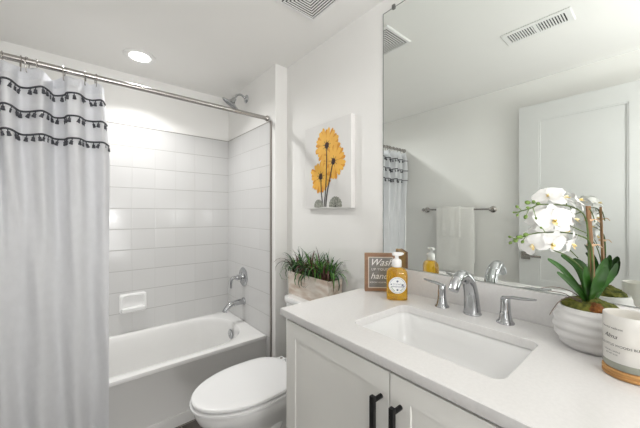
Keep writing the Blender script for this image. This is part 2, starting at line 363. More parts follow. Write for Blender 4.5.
# soap dish moulded in the tile
t = thing('soap_dish', 'white ceramic soap dish fixed to the tiled back wall', 'soap dish', (-0.885, YB - TT, 0.632))
bm = bmesh.new()
w2, h2 = 0.092, 0.075
prof = [(0.0, 0), (0.012, 0), (0.018, 0.006), (0.018, 0.016), (0.008, 0.022), (0.004, 0.05)]
rs = []
for d, ins in ((0, 0), (0.010, 0.0), (0.016, 0.006), (0.017, 0.014), (0.010, 0.020), (0.004, 0.026)):
    r = rrect(-w2 + ins, w2 - ins, -h2 + ins, h2 - ins, 0.022, 0, 5); rs.append([Vector((p.x, -d, p.y)) for p in r])
loft(bm, rs, True, True, True); link('recess', bm, M_porc, t)
bm = bmesh.new()
rs = []
for x_ in (-0.082, -0.079, -0.072, -0.04, 0, 0.04, 0.072, 0.079, 0.082):
    k_ = 0.55 if abs(x_) > 0.08 else (0.85 if abs(x_) > 0.075 else 1.0)
    rs.append([Vector((x_, -0.005 - y_ * k_, -0.048 + z_ * k_)) for y_, z_ in ((0, 0.014), (0.022, 0.010), (0.034, 0.018), (0.040, 0.017), (0.042, 0.008), (0.036, -0.008), (0.020, -0.020), (0, -0.022))])
loft(bm, rs, True, True, True); link('tray', bm, M_porc, t)

# ------------------------------------------------------------------ curtain rod, rings and curtain
RY, RZ = 1.943, 2.060
t = thing('curtain_rod', 'brushed metal shower curtain rod spanning above the tub', 'curtain rod', (-0.9, RY, RZ))
bm = bmesh.new(); tube(bm, [(XL + 0.9 + 0.004, 0, 0), (wx + 0.9 - 0.003, 0, 0)], 0.0148, 20, smooth=False); link('rod', bm, M_nickel, t)
for sx, px in ((1, XL + 0.9 + 0.0005), (-1, wx + 0.9 - 0.0005)):
    bm = bmesh.new(); lathe(bm, [(0.022, 0), (0.022, 0.006), (0.018, 0.014), (0.0155, 0.018)], (px, 0, 0), 24, M=Matrix.Rotation(sx * PI / 2, 3, 'Y')); link('flange', bm, M_nickel, t)
# fold line of the curtain near its top (x, y) from left wall to free edge
fold = [(-1.685, 1.93), (-1.665, 1.88), (-1.640, 1.90), (-1.625, 1.97), (-1.60, 1.99), (-1.575, 1.90), (-1.545, 1.875), (-1.52, 1.90), (-1.50, 1.955),
        (-1.475, 1.885), (-1.449, 1.882), (-1.428, 1.950), (-1.397, 1.936), (-1.349, 1.885), (-1.327, 1.940), (-1.310, 1.995),
        (-1.270, 1.95), (-1.253, 1.885), (-1.214, 1.872), (-1.186, 1.950), (-1.160, 1.958), (-1.124, 1.908), (-1.106, 1.972)]
NP = 10
fp = smoothpath([(x, y, 0) for x, y in fold], NP); NF = len(fp)
ZC0 = 1.935
ringx = [-1.655, -1.60, -1.545, -1.481, -1.422, -1.401, -1.367, -1.27, -1.187, -1.142]
def ring_drop(x):
    d = min(abs(x - r) for r in ringx); return min(1.0, d / 0.045)
def curtain_pt(i, z):
    x, y = fp[i].x, fp[i].y; s = i / (NF - 1)
    t = max(0, min(1, (ZC0 - z) / 1.1)); t = t * t * (3 - 2 * t)
    xb = -1.684 + 0.594 * s; yb = 1.908 + 0.014 * math.sin(s * 2 * PI * 4.6 + 0.8) + 0.008 * math.sin(s * 29 + z * 2)
    edge = max(0, (s - 0.86) / 0.14); spread = 0.026 * edge * min(1, max(0, (ZC0 + 0.05 - z) / 0.35))
    X = x * (1 - t) + xb * t + spread * (1 - t); Y = y * (1 - t) + yb * t
    if z > ZC0:
        q = min(1, (z - ZC0) / 0.09); Y = Y * (1 - 0.35 * q) + RY * 0.35 * q
    Y += 0.003 * math.sin(z * 9 + s * 50)
    return Vector((X, Y, z))
curt = thing('shower_curtain', 'white cotton shower curtain with three rows of grey tassels', 'shower curtain', (-1.38, RY, 0.0))
CO = Vector((-1.38, RY, 0))
ztop = [2.030 - 0.022 * ring_drop(fp[i].x) for i in range(NF)]
def sheet(name, za, zb, nz, m, thick=0.0016):
    bm = bmesh.new(); rows = []
    for k in range(nz + 1):
        row = []
        for i in range(NF):
            top = ztop[i] if za is None else za
            z = top + (zb - top) * k / nz
            row.append(curtain_pt(i, z) - CO)
        rows.append(row)
    n1 = len(rows)
    back = [[p + Vector((0, thick, 0)) for p in r] for r in rows]
    loft(bm, [rows[k] + list(reversed(back[k])) for k in range(n1)], True, True, True)
    return link(name, bm, m, curt, ang=80)
sheet('cloth', 1.972, 0.03, 60, M_curt)
sheet('top_hem', None, 1.972, 4, M_hem, 0.003)
for z_, mult in ((1.935, 1), (1.822, 1), (1.712, 1)):
    bm = bmesh.new()
    P = [curtain_pt(i, z_ - 0.004 * math.sin(i * 0.12)) - CO + Vector((0, -0.004, 0)) for i in range(0, NF, 2)]
    tube(bm, P, 0.0046, 6, smooth=False); band = link('tassel_band', bm, M_tas, curt)
    # tassels spaced along the cloth
    acc = 0.012; last = P[0]; k = 0
    for q in P[1:]:
        acc += (q - last).length; last = q
        if acc > 0.031 and q.x + CO.x > -1.62:
            acc = random.uniform(-0.006, 0.006); k += 1
            bm = bmesh.new()
            sw = Vector((random.uniform(-0.012, 0.012), random.uniform(-0.006, 0.0), -0.030))
            a = q + Vector((0, -0.003, -0.002))
            tube(bm, [a, a + sw * 0.35, a + sw * 0.45, a + sw * 0.6, a + sw], [0.0018, 0.0024, 0.0064, 0.0056, 0.0082], 8, n=2)
            link('tassel', bm, M_tas, band)
rg = None
for i, rx in enumerate(ringx):
    if rg is None:
        bm = bmesh.new()
        c = [(0, 0.019 * math.sin(a), 0.017 * math.cos(a)) for a in [PI * 2 * k / 16 for k in range(0, 14)]]
        tube(bm, [(0, 0.003, -0.050), (0, 0.010, -0.046), (0, 0.014, -0.034)] + [(0, 0.0195, -0.010), (0, 0.0165, 0.010), (0, 0.0, 0.0192), (0, -0.0165, 0.010), (0, -0.0195, -0.008), (0, -0.010, -0.030), (0, -0.008, -0.048), (0, -0.002, -0.054)], 0.0021, 8, n=4)
        rg = link('curtain_hook', bm, M_hook); o = rg
        bm.free() if False else None
    else:
        o = rg.copy(); COL.objects.link(o)
    o.location = (rx, RY, RZ); o.rotation_euler = (0, 0, random.uniform(-0.35, 0.35))
    where = ['nearest the left wall', 'second from the left wall', 'third from the left wall', 'at the left edge of the photo', 'left of a close pair of hooks', 'right hook of a close pair', 'just right of the close pair',
             'alone in the middle of the curtain', 'second from the free right edge', 'last before the free right edge'][i]
    tag(o, 'metal curtain hook on the rod, ' + where, 'curtain hook', 'hooks holding the shower curtain')

# ------------------------------------------------------------------ toilet
TY = 1.405
toi = thing('toilet', 'white two-piece toilet with closed elongated lid beside the vanity', 'toilet', (-0.45, TY, 0))
def egg(xb, xf, w, z, n=48, p=2.25, tail=0.75):
    """egg outline: xb back (wall side), xf front tip; widest a bit behind the middle"""
    pts = []; xm = xb + (xf - xb) * 0.45
    for j in range(n):
        a = 2 * PI * j / n; c, s = math.cos(a), math.sin(a)
        if c >= 0: L_ = abs(xb - xm); px = xm + L_ * (abs(c) ** (2 / 3.0)); py = w * (1 if s >= 0 else -1) * abs(s) ** (2 / 2.6)
        else: L_ = abs(xf - xm); px = xm - L_ * (abs(c) ** (2 / 2.0)); py = w * (1 if s >= 0 else -1) * abs(s) ** (2 / 2.0)
        pts.append(Vector((px + 0.45, py, z)))
    return pts
bm = bmesh.new()
R_ = [egg(-0.14, -0.56, 0.105, 0.0), egg(-0.14, -0.57, 0.108, 0.02), egg(-0.14, -0.575, 0.10, 0.06), egg(-0.13, -0.60, 0.105, 0.15), egg(-0.12, -0.66, 0.122, 0.22),
      egg(-0.11, -0.735, 0.150, 0.295), egg(-0.10, -0.782, 0.176, 0.350), egg(-0.09, -0.797, 0.187, 0.385), egg(-0.09, -0.796, 0.186, 0.402), egg(-0.09, -0.786, 0.178, 0.413)]
loft(bm, R_, True, True, True); link('bowl', bm, M_porc, toi, ang=60)
bm = bmesh.new()   # trapway bulge on both flanks
for s in (-1, 1):
    tube(bm, [(0.10, s * 0.085, 0.29), (0.02, s * 0.105, 0.25), (-0.03, s * 0.105, 0.15), (0.05, s * 0.095, 0.07), (0.17, s * 0.085, 0.06), (0.25, s * 0.08, 0.12)], [0.03, 0.04, 0.042, 0.04, 0.038, 0.03], 14)
link('trapway', bm, M_porc, toi)
bm = bmesh.new()
loft(bm, [egg(-0.30, -0.775, 0.168, 0.4135), egg(-0.30, -0.775, 0.168, 0.4205), egg(-0.275, -0.811, 0.197, 0.4207), egg(-0.27, -0.815, 0.201, 0.423), egg(-0.27, -0.815, 0.201, 0.433), egg(-0.274, -0.811, 0.197, 0.4355), egg(-0.29, -0.780, 0.172, 0.436), egg(-0.29, -0.780, 0.172, 0.4425)], True, True, True)
link('seat', bm, M_seat, toi)
bm = bmesh.new()
loft(bm, [egg(-0.266, -0.804, 0.190, 0.4430), egg(-0.262, -0.809, 0.195, 0.4445), egg(-0.261, -0.810, 0.196, 0.4530), egg(-0.263, -0.807, 0.193, 0.4575), egg(-0.267, -0.800, 0.188, 0.4595), egg(-0.30, -0.75, 0.155, 0.4615), egg(-0.36, -0.65, 0.09, 0.4625)], True, True, True)
link('lid', bm, M_seat, toi, ang=60)
for s in (-1, 1):
    bm = bmesh.new(); box(bm, (0.160, s * 0.095 - 0.026, 0.4135), (0.205, s * 0.095 + 0.026, 0.455), 0.008, 3)
    hg = link('hinge', bm, M_seat, toi)
    bm = bmesh.new(); lathe(bm, [(0.0085, 0.455), (0.0085, 0.4575), (0.005, 0.458)], (0.185, s * 0.095, 0), 16); link('hinge_cap', bm, M_nickel, hg)
bm = bmesh.new()
loft(bm, [rrect(0.275, 0.43, -0.17, 0.17, 0.04, 0.4135), rrect(0.265, 0.435, -0.19, 0.19, 0.04, 0.44), rrect(0.285 - 0.01, 0.437, -0.203, 0.203, 0.03, 0.60), rrect(0.282, 0.438, -0.207, 0.207, 0.03, 0.757)], True, True, True)
link('tank', bm, M_porc, toi, ang=50)
bm = bmesh.new()
loft(bm, [rrect(0.277, 0.440, -0.214, 0.214, 0.035, 0.758), rrect(0.272, 0.442, -0.219, 0.219, 0.035, 0.763), rrect(0.272, 0.442, -0.219, 0.219, 0.035, 0.785), rrect(0.276, 0.440, -0.215, 0.215, 0.032, 0.793), rrect(0.290, 0.430, -0.20, 0.20, 0.03, 0.796)], True, True, True)
link('tank_lid', bm, M_porc, toi, ang=50)
bm = bmesh.new(); lathe(bm, [(0.013, 0), (0.013, 0.008), (0.009, 0.012)], (0.284, 0.15, 0.70), 16, M=Mx)
tube(bm, [(0.272, 0.15, 0.70), (0.268, 0.12, 0.697), (0.268, 0.075, 0.692)], [0.007, 0.006, 0.008], 10); link('flush_lever', bm, M_chrome, toi)

# ------------------------------------------------------------------ planter on the tank
pl = thing('grass_planter', 'whitewashed wooden planter box of spiky grass on the toilet tank', 'planter', (-0.067, 1.436, 0.7965))
bm = bmesh.new()
hx, hy, hh, wt_ = 0.054, 0.210, 0.149, 0.010
def rr(dx, dy, z): return [Vector((sx * (hx - dx), sy * (hy - dy), z)) for sx, sy in ((1, 1), (-1, 1), (-1, -1), (1, -1))]
loft(bm, [rr(0.004, 0.006, 0), rr(0, 0, hh), rr(wt_, wt_, hh), rr(wt_ + 0.002, wt_ + 0.003, 0.02)], True, True, True)
bmesh.ops.bevel(bm, geom=[e for e in bm.edges if all(v.co.z > hh - 0.001 for v in e.verts)], offset=0.0015, segments=1, affect='EDGES')
link('box', bm, M_plank, pl)
link('soil', nbox((-hx + 0.0115, -hy + 0.012, 0.05), (hx - 0.0115, hy - 0.012, hh - 0.015)), M_soil, pl)
def blade(bm, base, az, lean, length, w, mi, droop=1.0, lim=None):
    n = 7; L_ = length; p = Vector(base); a = lean; rows = []
    d2 = Vector((math.cos(az), math.sin(az), 0)); side = Vector((-d2.y, d2.x, 0))
    for k in range(n + 1):
        t = k / n; ww = w * (1 - t ** 2.2) * (0.6 + 0.8 * min(t * 2, 1) * 0.5) + 0.0002
        if lim is not None and p.x > lim: p.x = lim - 0.0005 * k
        nrm = (d2 * math.cos(a) - Vector((0, 0, 1)) * math.sin(a))
        rows.append([p - side * ww, p + nrm * (ww * 0.35), p + side * ww])
        p = p + (d2 * math.sin(a) + Vector((0, 0, 1)) * math.cos(a)) * (L_ / n); a += droop * L_ * 1.1 * (0.4 + t)
    loft(bm, rows, False, mi=mi)
bm = bmesh.new()
lim = 0.058
for k in range(210):
    y = random.uniform(-hy + 0.02, hy - 0.02); x = random.uniform(-hx + 0.017, hx - 0.02)
    clump = random.random()
    az = random.uniform(0, 2 * PI)
    # outer clumps lean outwards
    if y > 0.08 and random.random() < 0.5: az = random.uniform(PI * 0.4, PI * 1.1)
    if y < -0.10 and random.random() < 0.35: az = random.uniform(-PI * 0.75, -PI * 0.4)
    r = random.random(); mi = 0 if (r < 0.45 and y < 0.04) or r < 0.2 else (1 if r < 0.83 else 2)
    blade(bm, (x, y, hh - 0.02), az, random.uniform(0.02, 0.36), random.uniform(0.11, 0.245), random.uniform(0.0045, 0.0080), mi, random.uniform(0.6, 3.6), lim)
for k in range(26):   # the ones that arch out over the sides
    y = random.choice((hy - 0.03, hy - 0.05, 0.05, 0.02, -0.02, -hy + 0.03)) + random.uniform(-0.02, 0.02)
    az = PI / 2 + random.uniform(-0.4, 1.0) if y > 0.1 else (PI + random.uniform(-0.7, 0.7) if y > -0.1 else -PI / 2 - random.uniform(-0.2, 0.9))
    blade(bm, (-0.015, y, hh - 0.015), az, random.uniform(0.35, 0.85), random.uniform(0.16, 0.26), random.uniform(0.005, 0.007), random.choice((0, 1, 1, 2)), random.uniform(1.5, 4.0), lim)
fo = link('foliage', bm, [M_g1, M_g2, M_g3], pl)
for v in fo.data.vertices:
    if v.co.x > lim: v.co.x = lim

# ------------------------------------------------------------------ canvas picture
cv = thing('canvas_picture', 'white canvas print of three orange daisies on the right wall', 'picture', (-0.001, 1.349, 1.64))
bm = bmesh.new(); box(bm, (-0.033, -0.214, -0.271), (0, 0.216, 0.262), 0.002); link('canvas', bm, M_canvas, cv)
bm = bmesh.new()
CXp = -0.0332
def P2(y, z, lift=0.0): return Vector((CXp - lift, y - 1.349, z - 1.64))
def ray_petals(cy, cz, r, n, mi, ph, lift, inner=0.012):
    for k in range(n):
        a = ph + 2 * PI * k / n + random.uniform(-0.08, 0.08); rr_ = r * random.uniform(0.86, 1.06); w = 0.0098 * r / 0.075 * random.uniform(0.9, 1.15)
        d = Vector((0, math.cos(a), math.sin(a))); s = Vector((0, -d.z, d.y)); c = P2(cy, cz, lift + 0.0001 * (k % 3))
        pts = [c + d * inner - s * w * 0.35, c + d * rr_ * 0.55 - s * w, c + d * rr_ * 0.88 - s * w * 0.8, c + d * rr_ - s * w * 0.15, c + d * rr_ * 0.96 + s * w * 0.1, c + d * rr_ * 0.99 + s * w * 0.3, c + d * rr_ * 0.88 + s * w * 0.85, c + d * rr_ * 0.55 + s * w, c + d * inner + s * w * 0.35]
        f = bm.faces.new([bm.verts.new(p) for p in pts]); f.material_index = mi
def disc(cy, cz, r, mi, lift, jag=0.15, n=22, sq=1.0):
    pts = [P2(cy + r * random.uniform(1 - jag, 1) * math.cos(2 * PI * k / n), cz + sq * r * random.uniform(1 - jag, 1) * math.sin(2 * PI * k / n), lift) for k in range(n)]
    bm.faces.new([bm.verts.new(p) for p in pts]).material_index = mi
FL = [(1.341, 1.757, 0.120, 0.0), (1.280, 1.650, 0.112, 0.0006), (1.400, 1.570, 0.108, 0.0012)]
for cy, cz, r, lf in FL:
    disc(cy, cz, r * 0.62, 1, lf, 0.05); ray_petals(cy, cz, r * 0.97, 13, 1, 0.1, lf + 0.0002); ray_petals(cy, cz, r, 13, 0, 0.1 + PI / 13, lf + 0.0005)
def stem2(pts, w, mi, lift):
    P = smoothpath([P2(y, z, lift) for y, z in pts], 6); rows = []
    for i, p in enumerate(P):
        d = (P[min(i + 1, len(P) - 1)] - P[max(i - 1, 0)]).normalized(); s = Vector((0, -d.z, d.y)) * w
        rows.append([p - s, p + s])
    loft(bm, rows, False, mi=mi)
for cy, cz, r, lf in FL:
    disc(cy, cz, 0.024, 2, 0.0020, 0.35); 
    for k in range(9):
        a = 2 * PI * k / 9 + 0.2; stem2([(cy, cz), (cy + 0.02 * math.cos(a), cz + 0.02 * math.sin(a)), (cy + 0.036 * math.cos(a), cz + 0.036 * math.sin(a))], 0.0011, 3, 0.0021)
stem2([(1.341, 1.75), (1.343, 1.6), (1.352, 1.48), (1.366, 1.378)], 0.0042, 3, 0.0022)
stem2([(1.284, 1.645), (1.315, 1.54), (1.340, 1.45), (1.350, 1.378)], 0.0042, 3, 0.0023)
stem2([(1.398, 1.565), (1.392, 1.47), (1.385, 1.42), (1.380, 1.378)], 0.0040, 3, 0.0024)
for fy_, fr_ in ((1.262, 0.058), (1.420, 0.044)):
    pts = [P2(fy_, 1.374, 0.0026)] + [P2(fy_ + fr_ * (0.94 + 0.06 * (k % 2)) * math.cos(PI * (k - 1) / 18), 1.384 + 0.98 * fr_ * (0.92 + 0.08 * (k % 2)) * math.sin(PI * (k - 1) / 18), 0.0026) for k in range(21)]
    bm.faces.new([bm.verts.new(p) for p in pts]).material_index = 4
for k in range(9):
    a = PI * (k + 0.5) / 9; stem2([(1.262, 1.375), (1.262 + 0.02 * math.cos(a), 1.375 + 0.03 * math.sin(a)), (1.262 + 0.040 * math.cos(a), 1.378 + 0.055 * math.sin(a))], 0.0008, 3, 0.0028)
link('flower_print', bm, [M_pet1, M_pet2, M_pcen, M_pstem, M_pston], cv, smooth=False)

# ------------------------------------------------------------------ vanity cabinet
VY0, VY1 = -0.050, 0.940
ZC = 0.9645
cab = thing('vanity_cabinet', 'white shaker vanity cabinet with black bar handles under the quartz top', 'cabinet', (-0.29, 0.455, 0))
def B(a, b): return (a[0] + 0.29, a[1] - 0.455, a[2]), (b[0] + 0.29, b[1] - 0.455, b[2])
bm = bmesh.new()
for a, b in (((-0.5745, VY1 - 0.018, 0.0), (-0.003, VY1, 0.934)), ((-0.5745, VY0, 0.0), (-0.003, VY0 + 0.018, 0.934)), ((-0.5745, VY0 + 0.018, 0.10), (-0.003, VY1 - 0.018, 0.118)),
             ((-0.012, VY0 + 0.018, 0.118), (-0.003, VY1 - 0.018, 0.934)), ((-0.545, VY0 + 0.018, 0.905), (-0.533, VY1 - 0.018, 0.934))):
    box(bm, *B(a, b))
link('carcass', bm, M_cab, cab, smooth=False)
link('toe_kick', nbox(*B((-0.495, VY0 + 0.018, 0), (-0.485, VY1 - 0.018, 0.10))), M_cab, cab, smooth=False)
DX0, DX1 = -0.594, -0.575
def shaker(name, y0, y1, z0, z1, hy_):
    bm = bmesh.new(); sw = 0.059; rail = 0.056
    a, b = B((DX0, y0, z0), (DX1, y1, z1))
    x0, x1 = a[0], b[0]; Y0, Y1, Z0, Z1 = a[1], b[1], a[2], b[2]
    o_ = [Vector((x0, y, z)) for y, z in ((Y0, Z0), (Y1, Z0), (Y1, Z1), (Y0, Z1))]
    i_ = [Vector((x0, y, z)) for y, z in ((Y0 + sw, Z0 + rail), (Y1 - sw, Z0 + rail), (Y1 - sw, Z1 - rail), (Y0 + sw, Z1 - rail))]
    j_ = [Vector((x0 + 0.0035, p.y + (0.002 if p.y < (Y0 + Y1) / 2 else -0.002), p.z + (0.002 if p.z < 0.5 else -0.002))) for p in i_]
    bk = [Vector((x1, p.y, p.z)) for p in o_]
    loft(bm, [bk, [p + Vector((0.001, 0, 0)) for p in o_], [Vector((x0, p.y + (0.001 if p.y < (Y0 + Y1) / 2 else -0.001), p.z + (0.001 if p.z < 0.5 else -0.001))) for p in o_], i_, j_], True, True, True)
    d = link(name, bm, M_cab, cab, smooth=False)
    bm = bmesh.new(); hx_ = DX0 + 0.29; hyy = hy_ - 0.455
    box(bm, (hx_ - 0.041, hyy - 0.0065, 0.670), (hx_ - 0.029, hyy + 0.0065, 0.868), 0.0015)
    for z_ in (0.688, 0.855):
        tube(bm, [(hx_ - 0.030, hyy, z_), (hx_ - 0.0002, hyy, z_)], [0.0062, 0.0062], 12, smooth=False)
    link('handle', bm, M_black, d)
shaker('door', 0.4572, VY1 - 0.001, 0.105, 0.9275, 0.482)
shaker('door', VY0 + 0.001, 0.4538, 0.105, 0.9275, 0.422)

# countertop with a rounded cut-out, and backsplash
SX0, SX1, SY0, SY1, SR = -0.490, -0.188, 0.232, 0.690, 0.030
ct = thing('countertop', 'white quartz vanity countertop around the sink', 'countertop', (-0.3, 0.46, ZC))
CO2 = Vector((0.3, -0.46, -ZC))
bm = bmesh.new(); k6 = 8
def O2(r): return [p + CO2 for p in r]
CY0, CY1, CX0 = -0.065, 0.972, -0.600
loft(bm, [O2(rrect(SX0, SX1, SY0, SY1, SR, ZC - 0.028, k6)), O2(srect(CX0 + 0.001, -0.002, CY0, CY1, 0.2, ZC - 0.028, k6)), O2(srect(CX0, -0.002, CY0, CY1, 0.2, ZC - 0.026, k6)),
          O2(srect(CX0, -0.002, CY0, CY1, 0.2, ZC - 0.002, k6)), O2(srect(CX0 + 0.002, -0.002, CY0 + 0.002, CY1 - 0.002, 0.2, ZC, k6)),
          O2(rrect(SX0 - 0.0015, SX1 + 0.0015, SY0 - 0.0015, SY1 + 0.0015, SR, ZC, k6)), O2(rrect(SX0, SX1, SY0, SY1, SR, ZC - 0.0015, k6)), O2(rrect(SX0, SX1, SY0, SY1, SR, ZC - 0.028, k6))], True)
link('slab', bm, M_quartz, ct, ang=30)
bm = bmesh.new(); box(bm, (-0.021, CY0, ZC + 0.0004), (-0.002, CY1, 1.071), 0.0015); tag(link('backsplash', bm, M_quartz), 'low white quartz backsplash strip between countertop and mirror', 'backsplash')

sk = thing('sink', 'white rectangular undermount sink basin in the countertop', 'sink', (-0.339, 0.461, ZC - 0.17))
SO = Vector((0.339, -0.461, -(ZC - 0.17)))
bm = bmesh.new()
e = 0.006
def sr(d, r, z, fx=0): return [p + SO for p in rrect(SX0 - e + d + fx, SX1 + e - d, SY0 - e + d, SY1 + e - d, r, z, 8)]
Zs = ZC - 0.0285
loft(bm, [sr(-0.02, 0.05, Zs - 0.012), sr(-0.02, 0.05, Zs), sr(0, SR + 0.005, Zs), sr(0.003, SR + 0.008, Zs - 0.004), sr(0.010, 0.045, Zs - 0.05), sr(0.020, 0.055, Zs - 0.095), sr(0.036, 0.06, Zs - 0.118), sr(0.060, 0.055, Zs - 0.127),
          sr(0.10, 0.045, Zs - 0.131), sr(0.135, 0.015, Zs - 0.134)], True, False, True)
link('basin', bm, M_porc, sk, ang=60)
bm = bmesh.new()
lathe(bm, [(0.024, 0.0), (0.024, 0.003), (0.019, 0.004), (0.017, 0.002), (0.006, 0.0035)], Vector((-0.339, 0.461, Zs - 0.1338)) + SO, 28); link('drain', bm, M_chrome, sk)

# ------------------------------------------------------------------ faucet: spout and two lever handles
fs = thing('faucet_spout', 'polished chrome arched faucet spout behind the sink', 'faucet', (-0.090, 0.461, ZC))
bm = bmesh.new()
tube(bm, [(0.004, 0, 0.003), (0.0, 0, 0.04), (-0.010, 0, 0.088), (-0.036, 0, 0.132), (-0.078, 0, 0.152), (-0.120, 0, 0.140), (-0.146, 0, 0.112)], [0.0300, 0.0265, 0.0240, 0.0225, 0.0205, 0.0185, 0.0165], 20, n=8)
link('spout', bm, M_chrome, fs, ang=60)
bm = bmesh.new(); lathe(bm, [(0.0315, 0.0), (0.0315, 0.003), (0.029, 0.005)], (0.004, 0, 0), 28); link('base', bm, M_chrome, fs)
def handle(y, sgn, label, ln=1.0):
    h_ = thing('lever_tap', label, 'faucet handle', (-0.093, y, ZC), 0, 'lever handles either side of the spout')
    bm = bmesh.new(); lathe(bm, [(0.027, 0), (0.027, 0.003), (0.0215, 0.009), (0.0185, 0.02), (0.0155, 0.045), (0.0145, 0.070), (0.0145, 0.082), (0.011, 0.090), (0.004, 0.092)], (0, 0, 0), 28); link('stem', bm, M_chrome, h_, ang=50)
    bm = bmesh.new(); tube(bm, [(0.0, -sgn * 0.008, 0.083), (-0.003, sgn * 0.02, 0.091), (-0.006, sgn * 0.055 * ln, 0.094), (-0.009, sgn * 0.088 * ln, 0.099)], [0.0125, 0.013, 0.012, 0.007], 14, flat=0.42); link('lever', bm, M_chrome, h_, ang=60)
handle(0.574, 1, 'chrome lever handle on the soap bottle side of the spout', 0.82)
handle(0.350, -1, 'chrome lever handle on the orchid side of the spout')

# ------------------------------------------------------------------ mirror
mr = thing('wall_mirror', 'large frameless wall mirror above the backsplash', 'mirror', (0, 0.44, 1.0725))
MY0, MY1, MZ1 = -0.06, 0.9346, 2.3647
bm = bmesh.new(); box(bm, (-0.0055, MY0 - 0.44, 0.0), (-0.0005, MY1 - 0.44, MZ1 - 1.0725)); link('backing', bm, M_mback, mr, smooth=False)
bm = bmesh.new()
f = [bm.verts.new(p) for p in ((-0.0058, MY0 + 0.001 - 0.44, 0.001), (-0.0058, MY1 - 0.0035 - 0.44, 0.001), (-0.0058, MY1 - 0.0035 - 0.44, MZ1 - 0.0035 - 1.0725), (-0.0058, MY0 + 0.001 - 0.44, MZ1 - 0.0035 - 1.0725))]
bm.faces.new(f); link('glass', bm, M_mirror, mr, smooth=False)
for y_, z_ in ((0.868, MZ1), (0.20, MZ1)):
    bm = bmesh.new(); box(bm, (-0.012, y_ - 0.008 - 0.44, z_ - 0.010 - 1.0725), (-0.0005, y_ + 0.008 - 0.44, z_ + 0.012 - 1.0725), 0.003); link('clip', bm, M_rubber, mr)

# ------------------------------------------------------------------ sign
dirx = Vector((0.715, -0.699, 0)).normalized(); ang_ = math.atan2(dirx.y, dirx.x)
sg = thing('wash_sign', 'brown wood framed grey Wash hands sign behind the soap bottle', 'sign', (-0.159, 0.922, ZC + 0.0005), ang_)
SW, SH, SD = 0.150, 0.180, 0.036
bm = bmesh.new(); fw = 0.0155
for a, b in (((0, 0, 0), (fw, 0.010, SH)), ((SW - fw, 0, 0), (SW, 0.010, SH)), ((fw, 0, 0), (SW - fw, 0.010, fw)), ((fw, 0, SH - fw), (SW - fw, 0.010, SH))):
    box(bm, a, b, 0.001, 1)
link('frame', bm, M_frame, sg)
bm = bmesh.new(); q = 0.008
for a, b in (((0.0005, 0.0102, 0), (q, SD, SH - 0.0005)), ((SW - q, 0.0102, 0), (SW - 0.0005, SD, SH - 0.0005)), ((q, 0.0102, 0), (SW - q, SD, q)), ((q, 0.0102, SH - q), (SW - q, SD, SH - 0.0005))):
    box(bm, a, b, 0.0006, 1)
link('box_sides', bm, M_frame2, sg)
link('liner', nbox((fw, 0.004, fw), (SW - fw, 0.008, SH - fw)), M_cream, sg, smooth=False)
link('board', nbox((fw + 0.0045, 0.0025, fw + 0.0045), (SW - fw - 0.0045, 0.006, SH - fw - 0.0045)), M_board, sg, smooth=False)
link('back_panel', nbox((fw, SD - 0.014, fw), (SW - fw, SD - 0.010, SH - fw)), M_frame2, sg, smooth=False)
RM = Matrix.Rotation(PI / 2, 3, 'X')
text('lettering', 'Wash', 0.046, Vector((SW * 0.5, 0.0022, 0.137)), RM, M_white, sg, 0.45)
text('lettering', 'UP YOUR', 0.016, Vector((SW * 0.47, 0.0022, 0.104)), RM, M_white, sg, 0, spacing=1.25)
text('lettering', 'hands', 0.042, Vector((SW * 0.5, 0.0022, 0.072)), RM, M_white, sg, 0.35)
text('lettering', 'AND SAY YOUR PRAYERS', 0.0092, Vector((SW * 0.5, 0.0022, 0.042)), RM, M_white, sg)

# ------------------------------------------------------------------ soap bottle
bt = thing('soap_bottle', 'pump bottle of amber hand soap with round white label', 'soap bottle', (-0.147, 0.750, ZC + 0.0005), math.radians(-49))
bt.scale = (1.05, 1.05, 1.02)
def bring(w, d, r, z): return rrect(-w, w, -d, d, r, z, 5)
bm = bmesh.new()
loft(bm, [bring(0.036, 0.021, 0.012, 0.0), bring(0.041, 0.026, 0.014, 0.003), bring(0.042, 0.027, 0.014, 0.010), bring(0.042, 0.027, 0.014, 0.108), bring(0.040, 0.026, 0.016, 0.120), bring(0.034, 0.023, 0.018, 0.129),
          bring(0.024, 0.019, 0.017, 0.134), bring(0.017, 0.017, 0.0165, 0.137)], True, True, True)
link('bottle', bm, M_soap, bt, ang=60)
bm = bmesh.new(); lathe(bm, [(0.0185, 0.1372), (0.0195, 0.140), (0.0195, 0.162), (0.017, 0.168), (0.010, 0.171), (0.008, 0.174), (0.008, 0.185)], (0, 0, 0), 28); link('collar', bm, M_pump, bt, ang=50)
bm = bmesh.new(); loft(bm, [rrect(-0.017, 0.019, -0.012, 0.012, 0.010, 0.1852, 5), rrect(-0.019, 0.022, -0.013, 0.013, 0.011, 0.188, 5), rrect(-0.019, 0.022, -0.013, 0.013, 0.011, 0.196, 5), rrect(-0.016, 0.019, -0.011, 0.011, 0.009, 0.199, 5)], True, True, True)
tube(bm, [(0.015, 0, 0.193), (0.022, 0, 0.1935), (0.026, 0, 0.190)], [0.006, 0.0055, 0.0045], 10); link('pump', bm, M_pump, bt, ang=50)
bm = bmesh.new()
lc = Vector((0, -0.0272, 0.064)); n_ = 48
def lab(r, dy, wav=0.0): return [lc + Vector(((r * (1 + wav * math.sin(12 * 2 * PI * k / n_))) * math.cos(2 * PI * k / n_), dy, (r * (1 + wav * math.sin(12 * 2 * PI * k / n_))) * math.sin(2 * PI * k / n_))) for k in range(n_)]
loft(bm, [lab(0.0345, 0), lab(0.0345, -0.0004), lab(0.0342, -0.0006)], True, True, True)
lb = link('label', bm, M_label, bt, smooth=False)
bm = bmesh.new(); r1, r2 = lab(0.0305, -0.0008), lab(0.0296, -0.0008); loft(bm, [r1, r2], True)
